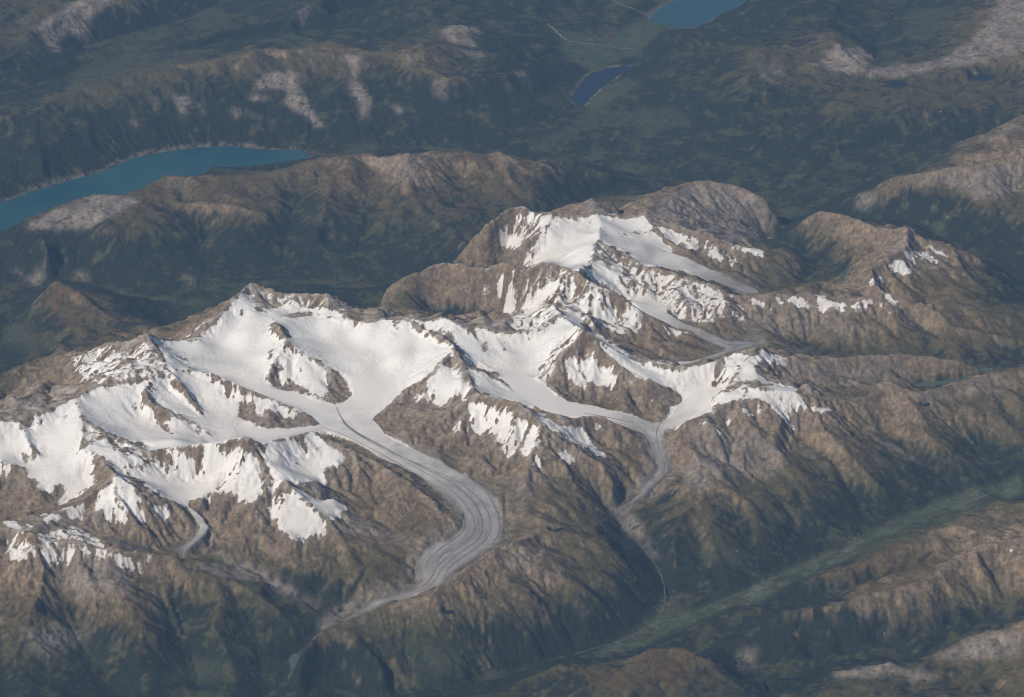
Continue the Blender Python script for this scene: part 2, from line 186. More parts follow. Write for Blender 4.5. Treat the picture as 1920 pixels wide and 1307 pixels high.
VALLEYS = [
 [(-10490,-3110,3500),(-9260,-2640,3350),(-8340,-3540,3150),(-7590,-4660,2980),(-6710,-5340,2870),(-5830,-6040,2780)],
 [(-6420,-1280,3480),(-5520,-2080,3350),(-4780,-3270,3200),(-4400,-4130,3080),(-4370,-5000,2880),(-4830,-6010,2765)],
 [(-12890,-6500,3600),(-12180,-7000,3400),(-11120,-7800,3150),(-9950,-8130,3000),(-8700,-7620,2900),(-7250,-7170,2840),(-5950,-6850,2790)],
 [(-10460,-6050,3450),(-9460,-6360,3050),(-8750,-6980,2920)],
 [(-8190,-5500,3150),(-8640,-6190,3050)],
 [(-10320,-4840,3650),(-9350,-5520,3350),(-8820,-6070,3080)],
 [(-940,-2650,3550),(-1360,-3120,3600),(-930,-3650,3400),(-170,-4210,3220),(670,-5050,3040),(1340,-5550,2950),(2450,-5840,2800),(3550,-6050,2650),(4210,-6360,2520),(4430,-7000,2380),(4600,-7750,2240),(4640,-8200,2120),(4270,-8680,2020),(3890,-9410,1900),(3440,-9780,1800),(3060,-10120,1680),(3440,-11000,1500),(3960,-11980,1350),(4330,-12690,1230),(4520,-13690,1120),(4230,-15020,1050)],
 [(-1010,-5080,3400),(-500,-5340,3250),(330,-5760,3100),(1000,-5890,2980)],
 [(520,-2450,3350),(430,-3540,3150),(250,-4400,3130)],
 [(5590,-4250,2950),(5720,-4950,2850),(5190,-5690,2680),(4580,-6180,2530)],
 [(3540,-4620,3150),(4380,-4780,2950),(5040,-5120,2750)],
 [(6430,-4260,3150),(5730,-4740,2930)],
 [(2300,-7460,3000),(3120,-7670,2550),(3940,-8050,2200),(4160,-8570,2030)],
 [(1460,-8610,2900),(2260,-9450,2350),(2900,-9970,1720)],
 [(-5150,-6320,2745),(-4270,-7650,2690),(-2760,-8770,2580),(-1610,-9830,2480),(-950,-11270,2400),(-1020,-12510,2320),(-1790,-13400,2220),(-2320,-14120,2120),(-2610,-14820,2010),(-3520,-15130,1850),(-4430,-15530,1650),(-5170,-16000,1500),(-5760,-16460,1350),(-6100,-17120,1150),(-6350,-18030,950),(-6790,-19250,800)],
 [(-160,-9480,2650),(-240,-10460,2480),(-160,-11970,2360),(1340,-12170,2330),(2370,-11710,2200),(3050,-10570,1800)],
 [(-6430,-9490,3400),(-5770,-9940,3100),(-4950,-10520,2700),(-3790,-11660,2450),(-2980,-12630,2300),(-2500,-13150,2250)],
 [(-1820,-6780,3000),(-2130,-7690,2750),(-2610,-8420,2600)],
 [(-490,-7640,3100),(-1140,-8680,2750),(-1450,-9470,2550)],
 [(-8660,-9790,3200),(-9430,-10250,3000),(-9870,-10780,2850),(-9450,-11430,2700),(-9090,-12000,2560),(-9140,-12550,2450),(-9490,-12870,2350),(-9690,-13240,2270),(-9270,-13290,2150),(-7920,-13690,2000),(-6590,-14460,1750),(-5510,-15410,1480)],
 [(-10720,-9970,3300),(-10360,-10490,3050),(-9900,-10770,2880)],
 [(-13080,-12960,2950),(-11830,-13080,2750),(-10980,-13430,2550),(-10250,-13460,2400),(-9680,-13320,2280)],
 [(-13690,-9320,3300),(-13440,-10170,3050),(-12900,-10670,2880),(-13610,-11390,2750),(-14370,-11700,2600),(-15150,-11810,2500),(-16720,-11960,2350)],
 [(-15220,-8750,3350),(-15110,-9620,3100),(-15150,-10610,2750),(-15180,-11630,2520)],
 [(-12990,-14690,2650),(-12820,-15590,2050),(-12240,-16630,1550),(-11320,-18130,1200),(-10750,-19400,900)],
 [(-10910,-14440,2500),(-9930,-15250,2100),(-9500,-16250,1750),(-9180,-17150,1350),(-8780,-18430,950)],
 [(-8140,-14800,2000),(-7420,-16430,1600),(-7050,-17510,1050),(-6790,-19250,800)],
 [(-14690,-14770,2700),(-15070,-15660,2000),(-15330,-17220,1400)],
 [(-8300,-12580,2450),(-7170,-12990,2700),(-6200,-13880,2150),(-5700,-14610,1700)],
 [(-5460,-13050,2550),(-5250,-14300,2050),(-5050,-15390,1650)],
 [(-5970,-18130,750),(-3870,-18470,800),(-1640,-18350,900),(0,-17490,950),(1820,-16720,980),(3360,-15940,1010),(4230,-15020,1050),(5080,-14940,1090),(6870,-13640,1180),(9190,-12090,1270),(11950,-10110,1340),(14580,-8540,1390),(16570,-7350,1420),(19120,-6060,1450)],
 [(8850,-6640,2350),(9850,-7540,1950),(10460,-8790,1500),(10730,-10220,1310)],
 [(7250,-7260,2700),(7030,-8310,2350),(8230,-9940,1800),(8790,-11150,1400),(9030,-12020,1280)],
 [(10950,-5550,2450),(11720,-5930,2050),(12780,-7080,1650),(13780,-8430,1380)],
 [(13870,-4650,2400),(14560,-6090,1850),(15570,-7400,1450)],
 [(5410,-11420,1750),(5820,-12660,1400),(6080,-13740,1150)],
 [(7390,-14920,1350),(9270,-14450,1600),(11150,-14000,1900),(12570,-13600,2250),(13550,-13180,2450)],
 [(6530,-18570,1050),(7960,-17980,1150),(9290,-17560,1300),(10670,-17580,1420),(11230,-17890,1480),(12320,-17090,1600),(13660,-16390,1750),(15030,-15980,1850)],
 [(5750,-16710,1150),(6630,-17180,1100),(6870,-18040,1050)],
 [(2680,1870,3150),(3400,1970,3000),(4640,1510,2750),(6030,670,2520),(7050,-60,2400),(8230,-210,2300),(9750,-190,2050),(10570,-400,1960),(12300,-660,1920),(13990,-1210,1910),(15550,-1350,1910),(17060,-620,1800)],
 [(3130,-1300,3100),(4170,-1570,2850),(5010,-2140,2700),(5710,-2030,2600),(6750,-1310,2480),(7720,-590,2380)],
 [(3340,30,2950),(4040,-360,2850)],
 [(9200,-3610,2800),(10320,-2770,2450),(11700,-2790,2320),(12640,-2720,2050),(13870,-2200,1910),(15130,-1870,1910),(15530,-1460,1910)],
 [(3750,7450,3150),(4290,6680,3000),(5180,5760,2820),(6250,4910,2620),(7320,4270,2420),(8390,3790,2230),(9560,4610,2050),(10750,5450,1900),(11530,5850,1850),(11300,7220,1700),(10330,8930,1400),(9320,10530,950),(9410,11760,800)],
 [(12090,2480,2200),(13730,2480,2000),(14200,520,2000)],
 [(12700,6630,2400),(11740,6180,2000)],
 [(14000,5050,2550),(15010,4100,2200),(16500,4080,1800),(17830,4270,1500)],
 [(2230,6580,3250),(1850,5600,3000),(1110,5270,2650),(0,5660,2250),(-1130,6770,1500),(-2260,6840,1150)],
 [(0,7320,2900),(-560,6840,2300)],
 [(810,2090,2700),(-360,2480,2000),(-1450,2860,1600),(-2930,3750,1350),(-4220,3940,1150),(-4960,4060,1050)],
 [(-20870,6470,600),(-18190,7450,640),(-16390,8190,700),(-14330,6910,800),(-12720,5970,850),(-10970,5250,900),(-9190,6340,980),(-7560,7300,1030),(-5810,6410,1050),(-4510,6770,1080),(-3020,7380,1200),(-2080,7630,1500),(-1510,7650,1950),(0,10310,1700),(1770,12560,1400),(3390,14170,1200),(5250,15430,800),(6710,16170,620)],
 [(-17450,2630,900),(-17290,3980,820),(-17760,5820,720),(-18160,7220,650)],
 [(-18560,-1550,1100),(-17440,220,950),(-17390,2240,900)],
 [(-11580,2460,1500),(-11620,4440,1000),(-10970,5250,900)],
 [(-5360,14160,2300),(-5280,11930,1800),(-5380,9590,1400),(-5480,7240,1060)],
 [(-7880,12900,2000),(-8120,10280,1500),(-8180,8060,1080)],
 [(-11430,10790,1900),(-11090,8920,1300),(-10830,5840,920)],
 [(-15780,9860,1700),(-15470,8680,1200),(-15170,7590,780)],
 [(-1980,13380,2000),(-1170,11470,1800),(-390,10040,1720)],
 [(-11180,16460,1000),(-10150,16240,1100),(-8460,15550,1500)],
 [(-22700,11350,560),(-20930,12490,560),(-19100,13420,560),(-17370,15320,560),(-15520,16790,560),(-13610,18040,560),(-11610,18800,560),(-9540,18800,560),(-7790,18990,565),(-6450,19290,570),(-3340,19790,575),(-210,18760,580),(2890,18240,585),(4920,17220,590),(6710,16210,600),(8850,14880,610),(9590,14000,620),(10530,13350,640),(11710,13250,750),(13050,12840,900),(14870,11560,1000),(16680,9110,1100),(17990,6430,1250),(19940,3660,1400)],
 [(9410,11760,800),(9730,13230,650)],
 [(10530,13350,640),(12030,14570,800),(13990,16070,1000),(15480,16720,1150),(17730,18400,1300),(19980,19750,1500)],
 [(6940,16730,700),(9430,17560,1000),(11910,17890,1300),(14250,18720,1500),(16640,19810,1700),(19720,21050,1850)],
 [(830,19540,800),(1680,20760,950),(2460,23100,750),(2700,24620,690),(3500,26310,690),(4640,27570,690),(5150,29270,550),(5680,31550,480),(6220,33430,470),(7900,34700,470),(9890,36640,470),(11690,38630,470)],
 [(2050,32330,900),(2940,30690,700),(4510,30360,520),(5680,31550,480)],
 [(1900,38560,1000),(4200,35510,650),(5560,34160,480)],
 [(8460,32420,500),(9510,31100,900),(10680,28990,1500)],
 [(14730,25280,1700),(15390,29140,1200),(16470,32700,1000),(17880,36820,900)],
 [(14060,31680,1400),(15380,31080,1150)],
 [(12810,23390,1900),(15110,22980,1885),(17040,23120,1895),(18810,23560,1900),(20550,23830,1950)],
 [(-22600,22790,1000),(-19660,24600,1050),(-17710,26290,1050),(-15690,27740,1050),(-13550,28550,1080),(-11650,29690,1100),(-9460,30470,1150),(-7220,30770,1150),(-4940,30040,1200),(-3580,29790,1300)],
 [(-18050,28920,1050),(-16020,30720,1050),(-13930,32390,1000),(-11880,35380,950)],
 [(-7740,32060,1250),(-5980,33580,1150),(-4250,37220,1000)],
 [(-1750,26630,1500),(440,27320,1100),(2230,29070,750)],
 [(-1370,32690,1250),(920,32700,1000),(2050,32330,900)],
 [(-1780,29110,1450),(-220,30340,1200),(1590,31640,930)],
]
# glaciers: outline and middle lines of the ice streams; medial moraines
GLACIERS = {
 'main': {'outline': [(-8430,-4170),(-7770,-4430),(-7430,-4590),(-6740,-4850),(-6040,-5260),(-5550,-5370),(-5210,-5140),(-5050,-4840),(-5130,-4150),(-4590,-3630),(-3990,-3850),(-3750,-4370),(-4000,-5590),(-4360,-6220),(-4110,-6630),(-3980,-7020),(-3390,-7560),(-2620,-8160),(-1950,-8790),(-1290,-9350),(-800,-9940),(-480,-10510),(-320,-11330),(-240,-12080),(-360,-12820),(-510,-13120),(-1040,-13610),(-1650,-14200),(-1890,-14530),(-1990,-14960),(-2340,-15270),(-2850,-15410),(-3360,-15420),(-3970,-15610),(-4570,-15890),(-4870,-15950),(-4500,-15610),(-3980,-15150),(-3370,-14960),(-2870,-14810),(-2670,-14450),(-2790,-13970),(-2690,-13340),(-2400,-12770),(-1880,-12620),(-1570,-12230),(-1420,-11600),(-1710,-10870),(-2130,-10210),(-2690,-9540),(-3340,-9020),(-4040,-8420),(-4750,-7610),(-5270,-7280),(-6080,-6930),(-6810,-7320),(-7820,-7700),(-8370,-7540),(-8580,-7010),(-8090,-6910),(-7520,-7100),(-6120,-6760),(-5930,-6640),(-6270,-6210),(-6670,-5900),(-7280,-5500),(-7720,-5190),(-8070,-4920),(-8520,-4520)],
  'mid': [[(-8280,-4380,3060),(-7580,-4770,2980),(-6710,-5340,2870),(-5830,-5990,2790),(-5150,-6480,2740),(-4270,-7650,2690),(-2760,-8770,2580),(-1610,-9830,2480),(-950,-11270,2400),(-1020,-12510,2320),(-1790,-13400,2220),(-2320,-14120,2120),(-2610,-14820,2010),(-3520,-15130,1850),(-4420,-15600,1660),(-4870,-15900,1560)],[(-4590,-3810,3100),(-4460,-5000,2880),(-4830,-6010,2765),(-4980,-6550,2740)],[(-8480,-7280,2900),(-7250,-7240,2840),(-5960,-6780,2790),(-5130,-6830,2740)]]},
 'fiesch': {'outline': [(-80,-3690),(680,-4250),(1030,-4490),(1430,-5050),(1850,-5280),(2520,-5330),(3180,-5570),(4010,-5800),(4370,-6040),(4620,-6070),(5010,-5800),(5200,-5260),(5440,-4960),(5570,-4690),(6230,-4950),(6270,-5650),(5670,-5960),(5070,-6410),(4820,-6450),(4680,-6780),(4740,-7250),(4840,-7940),(4820,-8400),(4480,-8810),(4100,-9410),(3720,-9760),(3300,-10060),(3060,-10240),(3190,-10040),(3560,-9670),(3810,-9320),(3990,-8810),(4280,-8520),(4420,-8190),(4360,-7670),(4220,-7030),(4060,-6690),(3820,-6530),(3160,-6390),(2780,-6090),(2230,-6250),(1660,-6240),(1330,-6150),(830,-5900),(500,-5630),(80,-5140),(-340,-4380)],
  'mid': [[(-250,-4050,3230),(670,-5050,3040),(1340,-5550,2950),(2450,-5800,2800),(3550,-6050,2650),(4210,-6360,2520),(4430,-7000,2380),(4600,-7750,2240),(4640,-8200,2120),(4270,-8680,2020),(3890,-9410,1900),(3440,-9780,1800),(3060,-10210,1680)],[(5880,-5130,2850),(5180,-5790,2680),(4580,-6180,2530),(4320,-6410,2510)]]},
 'west': {'outline': [(-10110,-10770),(-9680,-11100),(-9580,-11510),(-9130,-11880),(-8890,-12300),(-8970,-12640),(-9280,-13050),(-9490,-13350),(-9770,-13210),(-9620,-12990),(-9290,-12640),(-9190,-12280),(-9330,-12030),(-9640,-11520),(-9920,-11420),(-10290,-11020)],
  'mid': [[(-10170,-10870,2900),(-9830,-11170,2800),(-9430,-11660,2690),(-9080,-12060,2560),(-9100,-12580,2450),(-9420,-12960,2350),(-9660,-13270,2270)]]},
 'east': {'outline': [(3940,1850),(4300,1870),(5030,1440),(5730,720),(6450,190),(7170,-190),(8240,-60),(8450,-250),(8220,-370),(7720,-680),(6860,-1410),(6090,-2080),(5170,-2470),(5180,-2210),(5890,-1970),(6810,-1140),(7010,-790),(6760,-560),(6420,-390),(5870,330),(5310,450),(4770,820),(4270,1160)],
  'mid': [[(4010,1530,2880),(4630,1320,2750),(6020,440,2520),(7040,-250,2400),(8230,-210,2300)],[(5180,-2320,2680),(5880,-2040,2590),(6750,-1310,2480),(7730,-480,2360)]]},
 'gauli': {'outline': [(5000,5850),(5590,5700),(6130,5490),(6650,5080),(7240,4650),(7810,4180),(8430,3970),(8470,3590),(8010,3490),(7420,3780),(6850,4030),(6360,4080),(5920,4610),(5460,4430),(4870,4840)],
  'mid': [[(4950,5430,2880),(6250,4820,2620),(7320,4230,2420),(8430,3750,2230)]]},
}
MORAINES = {
 'main': [
  [(-5545,-5435),(-5325,-6175),(-5050,-6745),(-4445,-7365),(-3595,-8160),(-2595,-9005),(-1775,-9695),(-1245,-10555),(-905,-11495),(-865,-12380),(-1170,-12970),(-1710,-13540),(-2040,-14025),(-2185,-14500),(-2455,-14900),(-3060,-15240),(-3670,-15300)],
  [(-5320,-6335),(-4960,-6900),(-4270,-7645),(-3425,-8425),(-2590,-9250),(-1850,-9990),(-1405,-10855),(-1105,-11685),(-1100,-12375),(-1405,-12890),(-1945,-13515),(-2240,-14080),(-2340,-14480),(-2580,-14820),(-3215,-15150)],
  [(-3675,-8165),(-2765,-8775),(-1775,-9480),(-1075,-10335),(-680,-11325),(-600,-12245),(-860,-12950),(-1400,-13495),(-1780,-13925),(-1970,-14400)],
  [(-5960,-6745),(-5280,-7080),(-4425,-7845),(-3580,-8630),(-2745,-9420),(-2085,-10210),(-1670,-11015),(-1390,-11765),(-1445,-12320),(-1755,-12685),(-2260,-13250),(-2510,-13785)],
  [(-4020,-6855),(-3285,-7650),(-2115,-8585),(-1210,-9510),(-675,-10375),(-395,-11500),(-360,-12385),(-625,-13025)],
 ],
 'fiesch': [
  [(2250,-5945),(3170,-6035),(3910,-6260),(4200,-6595),(4330,-7160),(4470,-7780),(4505,-8205),(4210,-8615),(3895,-9330)],
  [(4620,-6125),(4485,-6505),(4510,-7145),(4650,-7815),(4700,-8235),(4370,-8775),(4005,-9425),(3470,-9840)],
  [(3160,-6230),(3825,-6405),(4110,-6760),(4240,-7350),(4370,-7830)],
 ],
}
LAKES = [
 {'z': 564, 'big': True, 'label': 'long turquoise lake below the far forested ridge, largest of the lakes',
  'shore': [(-21800,11795),(-20290,13415),(-19275,14600),(-18085,15710),(-16875,16685),(-15610,17530),(-15275,18185),(-14525,18895),(-13395,19405),(-12380,19715),(-11235,19975),(-10290,19665),(-9230,19455),(-8340,19560),(-7830,18995),(-7930,18640),(-8540,18435),(-9825,17930),(-11175,17830),(-11890,17280),(-12830,16440),(-13535,15950),(-14350,14885),(-15390,14030),(-16570,13415),(-17945,12720),(-18880,11980),(-20595,10440)]},
 {'z': 688, 'big': True, 'label': 'deep blue lake winding through the valley left of the wooded ridge',
  'shore': [(4870,27810),(3980,27635),(3145,26885),(2770,25745),(2375,24235),(2580,23685),(2855,23520),(3085,24235),(3545,25350),(4160,26315),(4510,27000),(5195,27580)]},
 {'z': 469, 'big': True, 'label': 'pale blue lake cut off by the top edge of the picture',
  'shore': [(5930,33685),(6325,34825),(7070,35790),(8015,36900),(10015,38630),(12905,38965),(11810,37165),(10780,35985),(9665,35080),(8965,34255),(8105,32935),(7330,32560),(6545,32995)]},
 {'z': 1890, 'big': True, 'label': 'small dark lake on the plateau, left of two',
  'shore': [(14780,23245),(15370,23415),(15910,23080),(15540,22640),(15080,22695)]},
 {'z': 1900, 'big': True, 'label': 'small dark lake on the plateau, right of two',
  'shore': [(18200,23335),(18415,23835),(19075,23945),(19490,23835),(19335,23500),(18725,23280),(18220,23170)]},
 {'z': 1908, 'big': True, 'label': 'narrow milky green reservoir below the brown crest on the right',
  'shore': [(12680,-2455),(13170,-2235),(13885,-2090),(14600,-1905),(15180,-1760),(15045,-1980),(14205,-2275),(13490,-2455),(12785,-2600)]},
 {'z': 1908, 'big': True, 'label': 'tiny milky green lake at the end of the grey valley on the right',
  'shore': [(15315,-1275),(15715,-1165),(15795,-1350),(15530,-1500),(15360,-1465)]},
 {'z': 2324, 'big': False, 'label': 'thin dark pool on the grassy saddle beside the glacier bend',
  'shore': [(1150,-12250),(1340,-12095),(1575,-12065),(1450,-12185),(1260,-12280)]},
 {'z': 2195, 'big': False, 'label': 'small dark pond on the slope below the glacier tongue',
  'shore': [(-1915,-16440),(-1780,-16355),(-1630,-16410),(-1735,-16520),(-1870,-16520)]},
 {'z': 1184, 'big': False, 'label': 'pale green reservoir in the gorge at the bottom edge',
  'shore': [(-6260,-17440),(-6195,-17035),(-5995,-17115),(-5975,-17440),(-6090,-17710),(-6155,-17870),(-6210,-17710)]},
 {'z': 2321, 'big': False, 'label': 'small milky pool in the hollow below the pointed snow patches',
  'shore': [(11255,4765),(11460,4975),(11655,5060),(11555,4810),(11320,4640)]},
 {'z': 2500, 'big': False, 'label': 'tiny dark tarn on the brown slope right of the snow tongue',
  'shore': [(13000,-4800),(13150,-4660),(13245,-4730),(13120,-4905)]},
]
# ground cover: (layer, amount, outline)
COVER = [
 ('snow',1,[(-16540,-8400),(-16080,-8220),(-15620,-8050),(-15020,-8080),(-14570,-7720),(-14020,-7200),(-13530,-6920),(-13030,-6150),(-12560,-5920),(-12080,-5800),(-11720,-5800),(-11240,-5580),(-10780,-5100),(-11050,-4100),(-11390,-3280),(-11690,-3100),(-11280,-2750),(-10650,-2350),(-9910,-2050),(-9760,-1700),(-9500,-1280),(-9150,-600),(-8850,120),(-8620,580),(-8460,220),(-8110,-620),(-8040,-320),(-7360,-20),(-7220,20),(-6750,-150),(-6210,-350),(-5680,-480),(-5560,-980),(-4850,-1380),(-4500,-1450),(-4160,-1320),(-3460,-1420),(-2760,-1680),(-2190,-1720),(-1550,-1950),(-950,-1950),(-430,-2150),(0,-2100),(780,-1920),(1210,-1620),(1740,-680),(1980,-2020),(2330,-3020),(2510,-1120),(3010,-1100),(3330,-2400),(3790,-3500),(4220,-3500),(4720,-3420),(5030,-3620),(5270,-3950),(5630,-3920),(6490,-3600),(7070,-3250),(7430,-3250),(7740,-820),(7910,-2900),(8050,-2920),(8370,-2650),(9000,-2800),(8820,-2980),(8370,-3200),(7760,-3700),(7690,-4180),(7810,-4450),(8170,-4500),(8460,-4620),(8990,-4420),(9000,-5400),(9190,-5700),(9440,-5700),(10280,-5500),(9620,-6000),(9370,-5780),(8590,-5880),(8680,-6150),(8820,-6300),(8560,-6450),(8140,-6200),(7850,-5820),(7530,-5800),(7200,-5800),(6700,-5950),(6220,-5850),(6340,-6320),(6090,-6300),(5500,-6650),(5020,-6380),(4840,-5920),(5080,-5200),(5440,-5000),(5320,-4550),(4890,-4680),(4390,-4700),(3980,-4550),(3640,-4120),(3290,-3920),(3060,-3600),(2800,-3380),(2610,-1020),(2310,-3000),(2160,-3150),(1850,-3500),(1390,-3920),(1030,-4480),(1340,-5320),(670,-5880),(330,-5800),(80,-7220),(-250,-5600),(-710,-6620),(-910,-6320),(-1160,-5980),(-1250,-5500),(-1430,-4880),(-1600,-4380),(-1860,-4120),(-2110,-4200),(-2610,-4700),(-3020,-4920),(-3440,-5220),(-4010,-5620),(-4330,-6020),(-4820,-6320),(-5300,-6650),(-5800,-6550),(-5990,-8600),(-5690,-8820),(-5270,-9220),(-5050,-9450),(-5220,-9750),(-5620,-9820),(-5570,-10280),(-6040,-10720),(-6690,-11080),(-7260,-11480),(-7350,-11500),(-7750,-11900),(-8060,-11420),(-8400,-11080),(-8910,-11220),(-9340,-11200),(-9620,-11120),(-9680,-11500),(-9910,-11780),(-10430,-11400),(-10780,-11420),(-11470,-10480),(-11770,-10680),(-12390,-10280),(-12520,-10420),(-12270,-11050),(-12860,-11000),(-13550,-11420),(-13280,-10850),(-13330,-10620),(-13690,-10680),(-13670,-10900),(-14100,-10880),(-14150,-10480),(-14530,-10320),(-14670,-9580),(-15030,-10120),(-15380,-10050),(-15860,-10050),(-16330,-10150),(-16390,-9620),(-16480,-8950)]),
 ('snow',0.45,[(-14240,-2350),(-13350,-2850),(-13050,-2900),(-12770,-3150),(-12250,-3680),(-11710,-3320),(-11270,-4150),(-11090,-4150),(-10740,-4980),(-10870,-5400),(-11140,-5420),(-11360,-5650),(-11740,-5750),(-12160,-5650),(-12830,-5850),(-13770,-4220)]),
 ('snow',1,[(-13490,-4680),(-13040,-3700),(-12930,-4150),(-13360,-4600)]),
 ('snow',1,[(-13640,-3220),(-13470,-3150),(-13330,-3650),(-13630,-3300)]),
 ('snow',0.9,[(-13750,-20),(-13050,-2900),(-12810,-3100),(-13090,-2920)]),
 ('snow',0.08,[(-11390,-6080),(-11080,-6180),(-10600,-6900),(-10350,-6750),(-9910,-7100),(-9620,-7320),(-8960,-9700),(-9020,-9720),(-9580,-7800),(-9760,-7280),(-10180,-7120),(-10490,-7050),(-10650,-7200),(-10330,-7880),(-10680,-7600),(-11000,-7120),(-11090,-6900),(-11200,-6680),(-11470,-6350)]),
 ('snow',0.1,[(-11800,-6620),(-11680,-6450),(-11600,-6780),(-11720,-6780)]),
 ('snow',0.15,[(-10800,-5400),(-10440,-5580),(-10190,-5700),(-10280,-5900),(-9940,-5950),(-9630,-6420),(-9990,-6220),(-10060,-6100),(-10430,-5820),(-10730,-5550)]),
 ('snow',0.36,[(-13210,-7780),(-13060,-7900),(-12640,-8320),(-12270,-8600),(-12000,-8700),(-11660,-8950),(-11540,-8400),(-11130,-8550),(-10790,-9620),(-10650,-9700),(-10460,-9500),(-10240,-9720),(-10180,-9880),(-10650,-9850),(-11090,-10000),(-11320,-9680),(-11510,-10080),(-11680,-10000),(-11980,-9680),(-12240,-9150),(-12450,-9120),(-12550,-9420),(-13010,-9520),(-12900,-8720),(-13050,-8600)]),
 ('snow',0.08,[(-12480,-9420),(-12380,-9920),(-12120,-10180),(-11920,-10520),(-11820,-10300),(-11840,-11380),(-12090,-11600),(-12550,-10400),(-12540,-10100)]),
 ('snow',0.1,[(-11490,-10300),(-11020,-9980),(-10920,-10080),(-11000,-10300),(-11320,-10300),(-11610,-10450),(-11650,-10350)]),
 ('snow',0.2,[(-14960,-8000),(-14640,-7880),(-14220,-8050),(-14480,-8100),(-14690,-8000),(-14910,-8320)]),
 ('snow',0.4,[(-14420,-7650),(-14220,-7350),(-14080,-7450),(-14220,-7720)]),
 ('snow',0.5,[(-13880,-7480),(-13690,-7320),(-13530,-7750),(-13720,-8200)]),
 ('snow',0.1,[(-14830,-9120),(-14610,-9220),(-14350,-9400),(-14670,-9600),(-14810,-9520)]),
 ('snow',0.35,[(-14690,-8800),(-14270,-9220),(-14460,-9300)]),
 ('snow',0.35,[(-10800,-3980),(-10510,-3550),(-10200,-3880),(-10520,-4050)]),
 ('snow',0.15,[(-10240,-4400),(-9950,-4220),(-9880,-4850),(-10160,-4800)]),
 ('snow',0.1,[(-11020,-3100),(-10870,-2950),(-10880,-3600)]),
 ('snow',0.15,[(-10690,-9600),(-10460,-9500),(-10280,-9700),(-10170,-9880),(-9970,-9980),(-10040,-10050),(-10240,-9950),(-10430,-9700),(-10260,-10180),(-10280,-10300),(-10430,-10050),(-10590,-9780),(-10650,-9720)]),
 ('snow',0.1,[(-10150,-9600),(-9640,-9700),(-9570,-9750),(-9770,-9800),(-9980,-9700)]),
 ('snow',0.2,[(-9640,-9750),(-9400,-9720),(-9260,-9820),(-9230,-9980),(-9440,-10050),(-9630,-10180),(-9580,-9920),(-9670,-9820)]),
 ('snow',0.25,[(-8750,-9900),(-8480,-9850),(-8210,-9800),(-8010,-9800),(-7780,-9800),(-7460,-9720),(-7320,-9880),(-7450,-10000),(-7390,-10350),(-7170,-10800),(-7210,-11150),(-7260,-11500),(-7500,-11780),(-7360,-11480),(-7600,-10780),(-7510,-10550),(-7700,-10250),(-7700,-10100),(-7930,-10100),(-8140,-10000),(-8340,-10120),(-8240,-9980),(-8550,-9980),(-8790,-10000)]),
 ('snow',0.1,[(-7180,-9400),(-7200,-7700),(-6900,-9280),(-6990,-9380)]),
 ('snow',0.1,[(-6770,-9050),(-6530,-7480),(-6180,-9120),(-6280,-9120),(-6480,-9000),(-6740,-9120)]),
 ('snow',0.1,[(-6050,-8880),(-5840,-9100),(-5880,-9380),(-6010,-9180)]),
 ('snow',0.08,[(-8420,-10600),(-8640,-10800),(-8950,-11180),(-8990,-10980),(-8720,-10650)]),
 ('snow',0.2,[(-8730,-10420),(-8550,-10100),(-8630,-10380)]),
 ('snow',0.2,[(-8180,-10500),(-8010,-10580),(-7990,-10680),(-8140,-10620)]),
 ('snow',0.2,[(-8340,-10680),(-8100,-10750),(-8160,-10880)]),
 ('snow',0.25,[(-8740,500),(-8500,650),(-8140,600),(-7580,420),(-7280,350),(-6840,380),(-6470,250),(-6100,180),(-5900,5180),(-5250,-880),(-5500,-850),(-5720,-250),(-6260,-220),(-6900,-50),(-7190,20),(-7260,-100),(-7550,-50),(-7930,80),(-8040,-320),(-8080,-780),(-8300,-750),(-8470,-320),(-8550,180),(-8760,200)]),
 ('snow',0.2,[(-7510,-720),(-7170,-380),(-6520,-350),(-6500,-650),(-6950,-900),(-7410,-1100)]),
 ('snow',0.3,[(-10000,-580),(-9440,-920),(-9210,-100),(-9010,100),(-9430,-1080),(-9480,-1400),(-9750,-1650),(-9800,-1950),(-10100,-2220),(-10240,-2620),(-10470,-2500),(-10870,-220)]),
 ('snow',0.55,[(-9170,-720),(-8740,-700),(-8650,-900),(-8860,-1000),(-9090,-900)]),
 ('snow',0.22,[(-7950,-1650),(-7730,-1580),(-7360,-1800),(-7140,-2020),(-7100,-3050),(-7240,-3180),(-7260,-2750),(-7420,-2450),(-7570,-2420),(-7730,-2300)]),
 ('snow',0.15,[(-7590,-2480),(-7650,-3400),(-7770,-3520),(-7770,-3000)]),
 ('snow',0.1,[(-6850,-3050),(-6620,-3380),(-6710,-3420)]),
 ('snow',0.1,[(-6380,-3280),(-6090,-3420),(-5830,-3820),(-5470,-3900),(-5320,-4280),(-5100,-4500),(-5070,-5050),(-5550,-5400),(-6190,-5120),(-7090,-4680),(-7420,-4550),(-7780,-4350),(-7720,-4080),(-7460,-3680),(-7290,-3580),(-7170,-3820),(-7380,-3980),(-7250,-4350),(-7030,-3980),(-6760,-4380),(-6190,-5020),(-5810,-4980),(-5950,-4150),(-5930,-3850),(-6190,-3620)]),
 ('snow',0.2,[(-6980,-3520),(-6710,-3820),(-6740,-3920)]),
 ('snow',0.1,[(-8540,-5500),(-8420,-4700),(-8020,-4850),(-7660,-5820),(-7240,-6000),(-6680,-6180),(-6600,-6250),(-6250,-6420),(-5960,-6680),(-6160,-6780),(-6840,-6950),(-7520,-7080),(-7870,-6980),(-8530,-6420),(-8570,-5880),(-8430,-5800),(-8010,-5920),(-7950,-6280),(-7790,-6580),(-7750,-6100),(-7500,-6280),(-6950,-6350),(-6740,-6350),(-6740,-6200),(-7160,-6100),(-7660,-5850),(-8010,-5720),(-8330,-5680),(-8390,-5750),(-8500,-5650)]),
